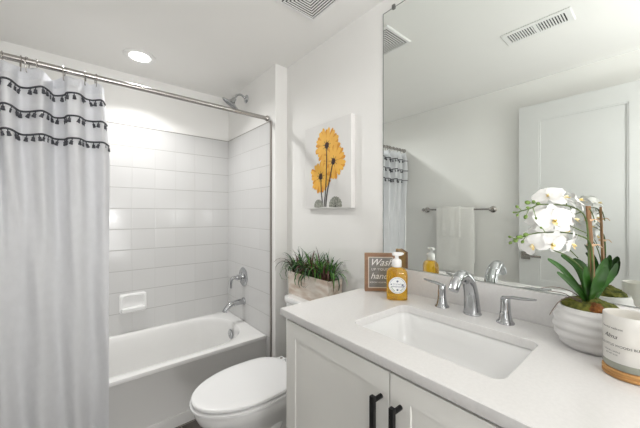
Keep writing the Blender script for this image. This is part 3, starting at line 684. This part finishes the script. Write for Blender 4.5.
for (dx, dz, rr_) in ((0, 0.017, 0.0034), (0, -0.019, 0.0034), (0.021, 0.003, 0.003), (0.026, -0.002, 0.002), (-0.024, 0.004, 0.0024), (0.018, -0.001, 0.002)):
    for k in range(5):
        a = 2 * PI * k / 5; c_ = lc + Vector((dx + rr_ * 0.7 * math.cos(a), -0.0009, dz + rr_ * 0.7 * math.sin(a)))
        bm.faces.new([bm.verts.new(c_ + Vector((rr_ * 0.55 * math.cos(2 * PI * q / 8), 0, rr_ * 0.55 * math.sin(2 * PI * q / 8)))) for q in range(8)])
link('label_print', bm, M_blue, lb, smooth=False)
text('label_text', 'Soft Lavender', 0.0068, lc + Vector((0, -0.0006, 0.0055)), RM, M_blue, lb, 0.2, 0.0002)
text('label_text', 'HAND SOAP', 0.0088, lc + Vector((0, -0.0006, -0.0055)), RM, M_blue, lb, 0, 0.0002)
bm = bmesh.new()
for s in (-1, 1):
    for k in range(6):
        a = -PI / 2 + s * (0.5 + k * 0.16); c_ = lc + Vector((0.0245 * math.cos(a), -0.0009, 0.0245 * math.sin(a)))
        bm.faces.new([bm.verts.new(c_ + Vector((0.0022 * math.cos(2 * PI * q / 6), 0, 0.0014 * math.sin(2 * PI * q / 6)))) for q in range(6)])
link('label_print', bm, M_lgreen, lb, smooth=False)

# ------------------------------------------------------------------ orchid in its pot
PC = Vector((-0.119, 0.136, ZC + 0.0005))
orc = thing('potted_orchid', 'white moth orchid with green buds in a ribbed ceramic pot', 'potted plant', PC)
bm = bmesh.new()
pp = [(0.055, 0.0), (0.060, 0.003)]
for k in range(25):
    z_ = 0.004 + 0.104 * k / 24; s = (z_ - 0.06) / 0.06
    r_ = 0.0795 - 0.019 * s * s - (0.006 if s < 0 else 0) * s * s
    r_ += 0.0022 * math.sin(k * 1.15)
    pp.append((r_, z_))
pp += [(0.068, 0.113), (0.065, 0.114), (0.058, 0.109), (0.058, 0.09)]
lathe(bm, pp, (0, 0, 0), 56)
for v in bm.verts:   # hand-thrown wobble
    a = math.atan2(v.co.y, v.co.x); v.co.z += 0.0025 * math.sin(a * 2 + v.co.z * 30) * (v.co.z > 0.01) * (v.co.z < 0.105)
link('pot', bm, M_pot, orc, ang=60)
def mossy(name, m, c, r, hgt, seed, n=34):
    rnd = random.Random(seed); bm = bmesh.new(); rings = []
    for k in range(9):
        t = k / 9; rad = r * math.cos(t * PI / 2); z_ = hgt * math.sin(t * PI / 2)
        rings.append([Vector(c) + Vector(((rad + rnd.uniform(-1, 1) * 0.004) * math.cos(2 * PI * j / n), (rad + rnd.uniform(-1, 1) * 0.004) * math.sin(2 * PI * j / n), z_ + rnd.uniform(-1, 1) * 0.003)) for j in range(n)])
    loft(bm, rings, True, True, True); return link(name, bm, m, orc, ang=20)
mossy('moss', M_moss, (0, 0, 0.106), 0.062, 0.032, 3)
mossy('moss', M_moss2, (-0.036, -0.016, 0.113), 0.022, 0.020, 4, 16)
mossy('moss', M_moss, (-0.018, 0.034, 0.114), 0.024, 0.020, 5, 16)
def L2(u, v, d): return at(u, v, d) - PC
D0 = 0.795
base_pt = Vector((-0.006, 0.0, 0.122))
def leaf(pts, w, m=M_leaf, fold=0.25):
    P = smoothpath(pts, 5); rows = []; N = len(P); view = Vector((math.sin(TH), math.cos(TH), 0))
    rib = []
    for i, p in enumerate(P):
        t = i / (N - 1); d = (P[min(i + 1, N - 1)] - P[max(i - 1, 0)]).normalized()
        sd = d.cross(Vector((0, 0, 0.35)) + view * -1.0).normalized(); nr = sd.cross(d).normalized()
        ww = w * (math.sin(PI * (0.14 + 0.80 * t) ** 1.0)) ** 0.8 if t < 0.97 else w * 0.18
        rows.append([p - sd * ww + nr * ww * fold, p - sd * ww * 0.5 + nr * ww * fold * 0.3, p, p + sd * ww * 0.5 + nr * ww * fold * 0.3, p + sd * ww + nr * ww * fold])
    th = 0.0014
    bm = bmesh.new(); full = [r + [q - Vector((0, 0, th)) + view * 0.0006 for q in reversed(r)] for r in rows]
    loft(bm, full, True, True, True); return link('leaf', bm, m, orc, ang=70)
bp = base_pt
leaf([bp, L2(577, 287, 0.785), L2(562, 269, 0.765), L2(547.5, 258.5, 0.75)], 0.0088)
leaf([bp, L2(578, 291, 0.765), L2(567, 280, 0.745), L2(557, 272, 0.73)], 0.0085)
leaf([bp, L2(582, 277, 0.80), L2(574, 264, 0.80), L2(561, 255, 0.79)], 0.0115)
leaf([bp + Vector((0.004, 0.004, 0)), L2(586, 278, 0.825), L2(581, 266, 0.835), L2(573, 259, 0.835)], 0.0150)
leaf([bp, L2(587.5, 290, 0.772), L2(585.5, 278, 0.768), L2(585, 267, 0.766)], 0.0120)
leaf([bp, L2(594.5, 292, 0.765), L2(599, 280, 0.755), L2(607.5, 267, 0.755)], 0.0165, fold=0.15)
leaf([bp + Vector((0.006, -0.002, 0)), L2(597, 282, 0.815), L2(602, 268, 0.825), L2(606, 258, 0.822)], 0.0150)
leaf([bp + Vector((0.006, -0.004, 0)), L2(601, 285, 0.81), L2(611, 275, 0.815), L2(617, 263, 0.815)], 0.0110)
# stakes with ties
for du, dd in ((0, 0), (2.2, 0.012)):
    bm = bmesh.new(); tube(bm, [L2(594 + du * 0.2, 301, D0 + dd) , L2(591 + du * 0.6, 255, D0 + dd), L2(587 + du, 206, D0 + dd - 0.004)], [0.0038, 0.0036, 0.0034], 10); st = link('stake', bm, M_bamboo, orc)
for v_, u_ in ((220, 588.8), (245, 591.0)):
    bm = bmesh.new(); c_ = L2(u_, v_, D0 + 0.004)
    lathe(bm, [(0.0085, -0.003), (0.0095, 0), (0.0085, 0.003), (0.007, 0.003), (0.007, -0.003)], c_, 14, cap=False)
    tube(bm, [c_ + Vector((-0.006, -0.006, 0)), c_ + Vector((0.0, -0.015, 0.002)), c_ + Vector((0.003, -0.022, -0.006))], [0.0016, 0.0014, 0.0010], 6); link('tie', bm, M_raffia, orc)
# flower stems
def stem(name, pts, r0, r1, m=M_stem, kid=None):
    bm = bmesh.new(); tube(bm, pts, [r0, (r0 + r1) / 2, r1], 8, n=6); return link(name, bm, m, kid or orc)
sA = stem('flower_stem', [bp, L2(589, 270, 0.79), L2(588, 235, 0.785), L2(585.5, 218, 0.78), L2(578.6, 210, 0.765), L2(568.7, 206, 0.745), L2(554, 204.6, 0.725), L2(539.3, 204.6, 0.71), L2(531, 208.2, 0.70), L2(521.3, 211, 0.695), L2(515, 213, 0.692)], 0.0026, 0.0011)
sB = stem('flower_stem', [bp + Vector((0.002, -0.004, 0)), L2(592.5, 270, 0.785), L2(591.5, 250, 0.78), L2(588, 240, 0.775), L2(578.6, 235.4, 0.76), L2(565.5, 232.6, 0.745), L2(544, 232.3, 0.725), L2(531, 234.2, 0.71), L2(520, 238, 0.70), L2(513, 239, 0.695)], 0.0026, 0.0011)
sC = stem('flower_stem', [bp + Vector((-0.003, 0.003, 0)), L2(588.5, 285, 0.79), L2(583, 270, 0.775), L2(569, 257, 0.75), L2(553, 250, 0.735), L2(540, 245, 0.725)], 0.0023, 0.0012)
for P_ in ([L2(581, 212, 0.77), L2(575, 214, 0.765), L2(572, 210, 0.76), L2(569.5, 206, 0.75)], [L2(586, 233, 0.775), L2(575, 228, 0.765), L2(566, 224, 0.755)],
           [L2(567, 206, 0.745), L2(564.5, 200.5, 0.74), L2(556, 199, 0.735)], [L2(578, 258, 0.765), L2(572, 252, 0.76), L2(567, 247.5, 0.755)],
           [L2(595, 222, 0.80), L2(592, 213, 0.80), L2(588, 207, 0.80)]):
    stem('stem_branch', P_, 0.0014, 0.0010, M_stem, orc)
def bud(u, v, d, r, tgt, m=M_bud, el=1.35):
    c = L2(u, v, d); r *= 0.82; bm = bmesh.new(); bmesh.ops.create_icosphere(bm, subdivisions=2, radius=r)
    ax = (c - tgt).normalized(); Mq = ax.to_track_quat('Z', 'Y').to_matrix()
    for q in bm.verts:
        z_ = q.co.z / r; k = 1 - 0.35 * max(0, z_); q.co = Mq @ Vector((q.co.x * k, q.co.y * k, q.co.z * el)) + c
    tube(bm, [tgt, (tgt + c) / 2 + Vector((0, 0, 0.001)), c], [0.0009, 0.0008, 0.0010], 6, n=3)
    link('bud', bm, m, orc)
for (u, v, r, tu, tv) in ((527.3, 202.5, 0.0066, 537, 204.6), (517, 206.6, 0.0042, 521.5, 210.8), (513.5, 212.5, 0.0028, 517, 212), (517.3, 215.3, 0.0036, 520, 211.5), (525.5, 217, 0.0055, 529, 209.5), (527.5, 207.5, 0.0042, 531.5, 208), (536, 218.3, 0.0032, 533, 208), (533.5, 201.5, 0.0045, 538, 204.5), (538, 203.4, 0.0050, 541, 204.6)):
    bud(u, v, 0.697, r, L2(tu, tv, 0.70))
for (u, v, r, tu, tv) in ((509.5, 236.8, 0.0036, 515, 238.8), (510.2, 243, 0.0044, 516, 239.2), (515.5, 240.8, 0.0058, 521, 237.8), (520.5, 237, 0.0062, 526, 235.8), (525.5, 234.6, 0.0064, 530, 234.3), (522.5, 241.8, 0.0046, 526, 236), (517.8, 237.0, 0.0045, 522, 237.5), (541, 227.6, 0.0034, 545, 232)):
    bud(u, v, 0.70, r, L2(tu, tv, 0.705))
# air roots
for P_ in ([bp, L2(580, 297, 0.78), L2(569, 290.5, 0.76), L2(555, 287, 0.75), L2(541, 288, 0.745)], [L2(581, 300, 0.775), L2(570, 297, 0.75), L2(560, 301, 0.735), L2(553, 309, 0.73), L2(549.5, 315, 0.728)], [bp, L2(581, 302, 0.78), L2(572, 298, 0.765), L2(563, 293, 0.76), L2(548, 291, 0.757)]):
    stem('air_root', P_, 0.0014, 0.0008, M_root)
def petal_rows(L_, W_, cup, sh, n=7, m=6, ruff=0.0):
    rows = []
    for i in range(n + 1):
        t = i / n; w = W_ * (math.sin(PI * min(1, (t * 0.93 + 0.05)) ** sh)) ** 0.62 if t < 1 else W_ * 0.28
        row = []
        for j in range(m + 1):
            s = (j / m * 2 - 1); z_ = cup * L_ * (t * t) + 0.16 * w * s * s + ruff * math.sin(s * 5 + t * 6) * t
            row.append(Vector((s * w, t * L_, z_)))
        rows.append(row)
    return rows
def flower(u, v, d, R, face, roll):
    R *= 1.14; c = L2(u, v, d); fv = Vector(face).normalized(); Q = fv.to_track_quat('Z', 'Y').to_matrix() @ Matrix.Rotation(roll, 3, 'Z')
    bm = bmesh.new()
    for a in (0, 2.20, -2.20):     # sepals
        Rm = Matrix.Rotation(a, 3, 'Z'); loft(bm, [[c + Q @ (Rm @ (p + Vector((0, 0.002, -0.0015)))) for p in r] for r in petal_rows(R * 0.98, R * 0.33, -0.22, 0.95)], False)
    for a in (1.18, -1.18):        # two broad petals
        Rm = Matrix.Rotation(a, 3, 'Z'); loft(bm, [[c + Q @ (Rm @ (p + Vector((0, 0.001, 0.001)))) for p in r] for r in petal_rows(R * 1.02, R * 0.60, -0.20, 0.72, ruff=R * 0.06)], False)
    f_ = link('flower', bm, M_petal, orc, ang=80)
    bm = bmesh.new()
    for a in (0.75, -0.75):
        Rm = Matrix.Rotation(PI + a, 3, 'Z') @ Matrix.Rotation(0.9, 3, 'X')
        loft(bm, [[c + Q @ (Rm @ p + Vector((0, 0, 0.002))) for p in r] for r in petal_rows(R * 0.26, R * 0.12, 0.5, 0.8, 4, 3)], False)
    Rm = Matrix.Rotation(PI, 3, 'Z') @ Matrix.Rotation(0.5, 3, 'X')
    loft(bm, [[c + Q @ (Rm @ p + Vector((0, 0, 0.002))) for p in r] for r in petal_rows(R * 0.40, R * 0.13, 0.3, 0.9, 4, 3)], False)
    q_ = [c + Q @ Vector((0, 0.001, 0.001)), c + Q @ Vector((0, 0.0, 0.006)), c + Q @ Vector((0, -0.002, 0.009))]
    tube(bm, q_, [0.0022, 0.0026, 0.0018], 8, n=3)
    link('lip', bm, M_lip, f_, ang=70)
tc_ = Vector((-math.sin(TH), -math.cos(TH), 0))   # towards the room
rt = Vector((math.cos(TH), -math.sin(TH), 0))
def fc(r_, u_, k=1.0): return tc_ * k + rt * r_ + Vector((0, 0, u_))
for (u, v, d, R, f_, ro) in (
        (548, 196.5, 0.735, 0.031, fc(-0.8, 0.75, 0.7), 0.25), (564.5, 198.5, 0.752, 0.030, fc(0.35, 0.9, 0.7), -0.3), (578.5, 200.5, 0.770, 0.027, fc(0.9, 0.7, 0.7), 0.35),
        (553.5, 220.5, 0.705, 0.036, fc(-0.35, 0.05), 0.05), (536.5, 217.5, 0.735, 0.027, fc(-1.5, 0.1, 0.7), 0.6), (574, 219, 0.765, 0.029, fc(0.9, 0.0, 0.8), -0.3),
        (532.5, 245, 0.715, 0.029, fc(-1.1, -0.5, 0.8), 0.5), (552, 243.5, 0.722, 0.030, fc(-0.1, -0.45), -0.25), (571.5, 244, 0.755, 0.030, fc(0.7, -0.45, 0.8), 0.35),
        (563, 231, 0.775, 0.029, fc(0.2, 0.5), 0.9), (542, 231, 0.76, 0.026, fc(-0.6, 0.4), -0.7), (562, 211, 0.785, 0.028, fc(0.5, 0.3), 0.5)):
    flower(u, v, d, R, f_, ro)

# ------------------------------------------------------------------ candle
cd = thing('jar_candle', 'white jar candle on a round wooden base at the counter edge', 'candle', (-0.2395, 0.0535, ZC + 0.0005))
bm = bmesh.new(); lathe(bm, [(0.042, 0), (0.0455, 0.002), (0.0455, 0.007), (0.0435, 0.0085), (0.0435, 0.010), (0.0455, 0.0115), (0.0455, 0.017), (0.043, 0.019)], (0, 0, 0), 48); link('wooden_base', bm, M_cwood, cd)
bm = bmesh.new(); lathe(bm, [(0.038, 0.0192), (0.0425, 0.021), (0.0438, 0.026), (0.0440, 0.036)], (0, 0, 0), 48); link('jar_bottom', bm, M_jarb, cd)
bm = bmesh.new(); lathe(bm, [(0.0440, 0.0362), (0.0442, 0.08), (0.0442, 0.1395), (0.0435, 0.141), (0.0425, 0.1405), (0.0418, 0.138), (0.0418, 0.112), (0.0414, 0.11)], (0, 0, 0), 56, cap=False); jr = link('jar', bm, M_jar, cd, ang=60)
bm = bmesh.new(); lathe(bm, [(0.0410, 0.05), (0.0410, 0.1115), (0.02, 0.1125), (0.001, 0.113)], (0, 0, 0), 40); link('wax', bm, M_wax, cd)
bm = bmesh.new(); tube(bm, [(0, 0, 0.112), (0.001, 0, 0.119), (0.002, 0, 0.124)], 0.0012, 6); link('wick', bm, M_wick, cd)
# lettering wrapped round the jar
def wrap_text(s, size, z_, a0, m=M_ink, shear=0.0):
    cu = bpy.data.curves.new('t', 'FONT'); cu.body = s; cu.size = size; cu.shear = shear; cu.align_x = 'CENTER'; cu.align_y = 'CENTER'; cu.resolution_u = 3
    to = bpy.data.objects.new('tmp', cu); COL.objects.link(to); bpy.context.view_layer.update()
    me = bpy.data.meshes.new_from_object(to.evaluated_get(bpy.context.evaluated_depsgraph_get())); bpy.data.objects.remove(to)
    me.materials.clear(); me.materials.append(m); r_ = 0.0446
    for v in me.vertices:
        a = a0 + v.co.x / r_; zz = z_ + v.co.y; v.co = Vector((r_ * math.cos(a), r_ * math.sin(a), zz))
    o = bpy.data.objects.new('label_text', me); COL.objects.link(o); o.parent = jr
A0 = math.radians(152)
A0 = math.atan2(-0.050, -0.963) - 0.72
wrap_text('Essential wellness', 0.0062, 0.112, A0 - 0.0)
wrap_text('Alma', 0.0135, 0.093, A0 - 0.05, shear=0.5)
wrap_text('EUCALYPTUS WOODS BLEND', 0.0072, 0.074, A0 + 0.28)
wrap_text('SCENTED CANDLE', 0.0040, 0.060, A0 + 0.02)
wrap_text('NET WT 8 OZ', 0.0040, 0.053, A0 + 0.02)

# ------------------------------------------------------------------ towel bar and towels on the left wall (seen in the mirror)
BZ, BX = 1.375, XL + 0.068
tb = thing('towel_bar', 'brushed metal towel bar on the left wall seen in the mirror', 'towel bar', (XL, 1.33, BZ))
bm = bmesh.new(); tube(bm, [(0.068, -0.325, 0), (0.068, 0.325, 0)], 0.0085, 16, smooth=False); link('bar', bm, M_nickel, tb)
for s in (-1, 1):
    bm = bmesh.new(); lathe(bm, [(0.030, 0.0005), (0.030, 0.005), (0.022, 0.010), (0.012, 0.018), (0.011, 0.05), (0.016, 0.056), (0.018, 0.068), (0.016, 0.080), (0.008, 0.084)], (0, s * 0.325, 0), 24, M=Matrix.Rotation(PI / 2, 3, 'Y')); link('post', bm, M_nickel, tb)
def towel(name, label, y0, y1, zf, zb, r_in, thick, seed, grp):
    """cloth folded over the bar; profile in x-z, extruded along y"""
    t = thing(name, label, 'towel', (BX, (y0 + y1) / 2, BZ), 0, grp); rnd = random.Random(seed)
    prof = []; nA = 14
    for k in range(nA + 1): prof.append((r_in, zb + (0 - zb) * k / nA))
    for k in range(1, 8): a = PI * k / 8; prof.append((r_in * math.cos(a) , r_in * math.sin(a)))
    prof = [(-x_, z_) for x_, z_ in prof]          # back side first (towards wall)
    for k in range(nA + 1): prof.append((r_in, 0 + zf * k / nA))
    bm = bmesh.new(); rings = []; ny = 22; hw = (y1 - y0) / 2
    for j in range(ny + 1):
        y = -hw + 2 * hw * j / ny; rin = []; rout = []
        for i, (x_, z_) in enumerate(prof):
            depth = min(1, max(0, -z_) / 0.3); wv = 0.0025 * math.sin(j * 0.55 + seed + z_ * 3) * depth
            nx, nz_ = (1, 0) if i > nA + 7 else ((-1, 0) if i <= nA else (math.cos(PI * (1 - (i - nA) / 8)), math.sin(PI * (i - nA) / 8)))
            sg_ = 1 if x_ > 0 else -1
            tz = thick * (1 - 0.25 * (abs(j - ny / 2) > ny / 2 - 1))
            rin.append(Vector((x_ + wv * 0.3, y, z_))); rout.append(Vector((x_ + nx * tz + wv * (x_ > 0), y, z_ + nz_ * tz)))
        rings.append(rin + list(reversed(rout)))
    loft(bm, rings, True, True, True); link('cloth', bm, M_towel, t, ang=60)
    # woven border band near the hem
    bm = bmesh.new(); xx = r_in + thick + 0.0005
    box(bm, (xx, -hw + 0.004, zf + 0.045), (xx + 0.0022, hw - 0.004, zf + 0.052), 0.0008, 1); link('border_band', bm, M_towel, t)
towel('bath_towel', 'large cream bath towel hanging on the towel bar', 1.145, 1.505, -0.60, -0.50, 0.0105, 0.012, 1, 'towels on the bar')
towel('hand_towel', 'small cream hand towel laid over the large bath towel', 1.262, 1.440, -0.262, -0.20, 0.025, 0.007, 2, 'towels on the bar')

# ------------------------------------------------------------------ open door against the left wall (seen in the mirror)
DRX0, DRX1 = XL + 0.052, XL + 0.087
d = thing('open_door', 'white panelled door standing open flat against the left wall', 'door', (DRX0, 0.02, 0))
dy0, dy1, dz0, dz1 = 0.024, 0.782, 0.012, 2.208
def Bd(a, b): return tuple(Vector(a) - Vector((DRX0, 0.02, 0))), tuple(Vector(b) - Vector((DRX0, 0.02, 0)))
bm = bmesh.new()
st_, tr_ = 0.133, 0.125
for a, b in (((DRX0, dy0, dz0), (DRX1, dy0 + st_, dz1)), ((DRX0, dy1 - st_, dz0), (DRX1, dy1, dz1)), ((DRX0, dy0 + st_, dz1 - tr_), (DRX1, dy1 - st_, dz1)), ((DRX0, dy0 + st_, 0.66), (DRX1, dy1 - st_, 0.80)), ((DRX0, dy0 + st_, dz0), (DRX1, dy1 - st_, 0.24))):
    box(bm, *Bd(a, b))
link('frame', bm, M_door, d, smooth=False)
for z0_, z1_ in ((0.80, dz1 - tr_), (0.24, 0.66)):
    y0_, y1_ = dy0 + st_, dy1 - st_
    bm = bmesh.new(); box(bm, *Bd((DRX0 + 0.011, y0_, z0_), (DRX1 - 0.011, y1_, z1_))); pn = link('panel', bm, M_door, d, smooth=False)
    bm = bmesh.new(); g = 0.010
    for a, b in (((y0_, z0_), (y0_ + g, z1_)), ((y1_ - g, z0_), (y1_, z1_)), ((y0_ + g, z0_), (y1_ - g, z0_ + g)), ((y0_ + g, z1_ - g), (y1_ - g, z1_))):
        box(bm, *Bd((DRX1 - 0.011, a[0], a[1]), (DRX1 - 0.004, b[0], b[1])))
    link('moulding', bm, M_door, pn, smooth=False)
bm = bmesh.new()
hc = Vector((DRX1, 0.735, 0.995)) - Vector((DRX0, 0.02, 0))
box(bm, hc + Vector((0, -0.031, -0.031)), hc + Vector((0.008, 0.031, 0.031)), 0.002)
tube(bm, [hc + Vector((0.006, 0, 0)), hc + Vector((0.045, 0, 0))], 0.010, 14, smooth=False)
box(bm, hc + Vector((0.040, -0.112, -0.009)), hc + Vector((0.054, 0.012, 0.009)), 0.003)
link('lever_handle', bm, M_nickel, d)
bm = bmesh.new(); box(bm, *Bd((DRX0 + 0.006, dy1 - 0.0005, 0.965), (DRX1 - 0.006, dy1 + 0.0015, 1.025))); link('latch_plate', bm, M_nickel, d)
for z_ in (0.25, 1.1, 1.98):
    bm = bmesh.new(); tube(bm, [Vector((DRX0 - 0.006, 0.018, z_ - 0.05)) - Vector((DRX0, 0.02, 0)), Vector((DRX0 - 0.006, 0.018, z_ + 0.05)) - Vector((DRX0, 0.02, 0))], 0.006, 10, smooth=False); link('hinge', bm, M_nickel, d)

# ------------------------------------------------------------------ ceiling fittings
dl = thing('ceiling_downlight', 'round white recessed downlight glowing in the ceiling over the tub', 'ceiling light', (-0.885, 2.365, H))
bm = bmesh.new(); lathe(bm, [(0.100, -0.0005), (0.100, -0.006), (0.092, -0.010), (0.066, -0.006), (0.0635, -0.002)], (0, 0, 0), 48); link('trim_ring', bm, M_trim, dl)
bm = bmesh.new(); lathe(bm, [(0.062, -0.0062), (0.060, -0.0085), (0.045, -0.0095), (0.01, -0.010)], (0, 0, 0), 40); link('lens', bm, M_lens, dl)
el = thing('added_ceiling_light', 'added round white flush ceiling lamp, unseen behind the viewer by the doorway', 'ceiling light', (-0.95, -0.95, H))  # lamp body made up to go with the added ceiling fill
bm = bmesh.new(); lathe(bm, [(0.19, -0.0005), (0.19, -0.03), (0.18, -0.035)], (0, 0, 0), 48); link('base', bm, M_trim, el)
bm = bmesh.new(); lathe(bm, [(0.178, -0.0352), (0.176, -0.055), (0.15, -0.068), (0.05, -0.073)], (0, 0, 0), 48); link('diffuser', bm, M_lens, el)
# exhaust fan grille: concentric square louvres
fg = thing('exhaust_fan_grille', 'square white exhaust fan grille in the ceiling above the vanity', 'fan grille', (-0.305, 1.165, H))
bm = bmesh.new(); S = 0.124
def sq(h_, z_): return [Vector((sx * h_, sy * h_, z_)) for sx, sy in ((1, 1), (-1, 1), (-1, -1), (1, -1))]
loft(bm, [sq(S, -0.0005), sq(S, -0.008), sq(S - 0.004, -0.012), sq(S - 0.018, -0.012), sq(S - 0.020, -0.006)], True); link('frame', bm, M_trim, fg, smooth=False)
bm = bmesh.new(); box(bm, (-S + 0.021, -S + 0.021, -0.0098), (S - 0.021, S - 0.021, -0.001)); link('shadow_box', bm, M_gap, fg, smooth=False)  # dark sheet painted as the shade between the louvres
h_ = S - 0.026
while h_ > 0.020:
    bm = bmesh.new(); loft(bm, [sq(h_, -0.0105), sq(h_, -0.0120), sq(h_ - 0.0075, -0.0120), sq(h_ - 0.0075, -0.0105), sq(h_, -0.0105)], True); link('louvre', bm, M_trim, fg, smooth=False); h_ -= 0.0145
bm = bmesh.new(); box(bm, (-0.012, -0.012, -0.012), (0.012, 0.012, -0.0035)); link('centre_plate', bm, M_trim, fg, smooth=False)
# supply register
rgx = thing('air_register', 'long white slotted air register in the ceiling seen in the mirror', 'air vent', (-0.885, 0.493, H))
bm = bmesh.new()
A, Bb = 0.076, 0.168; a2, b2 = 0.050, 0.138
def rq(hx_, hy_, z_): return [Vector((sx * hx_, sy * hy_, z_)) for sx, sy in ((1, 1), (-1, 1), (-1, -1), (1, -1))]
loft(bm, [rq(A, Bb, -0.0005), rq(A, Bb, -0.004), rq(A - 0.005, Bb - 0.005, -0.008), rq(a2, b2, -0.008), rq(a2, b2, -0.001)], True)
box(bm, (-a2, -0.008, -0.0082), (a2, 0.008, -0.004)); link('frame', bm, M_trim, rgx, smooth=False)
bm = bmesh.new(); box(bm, (-a2, -b2, -0.0022), (a2, b2, -0.001)); link('slat_shade', bm, M_gap, rgx, smooth=False)  # thin dark plate, shade behind the slats put into its colour
for half in (-1, 1):
    for k in range(10):
        y_ = half * (0.015 + 0.0125 * k); bm = bmesh.new()
        box(bm, (-a2, y_ - 0.0030, -0.0075), (a2, y_ + 0.0030, -0.0030)); link('slat', bm, M_trim, rgx, smooth=False)
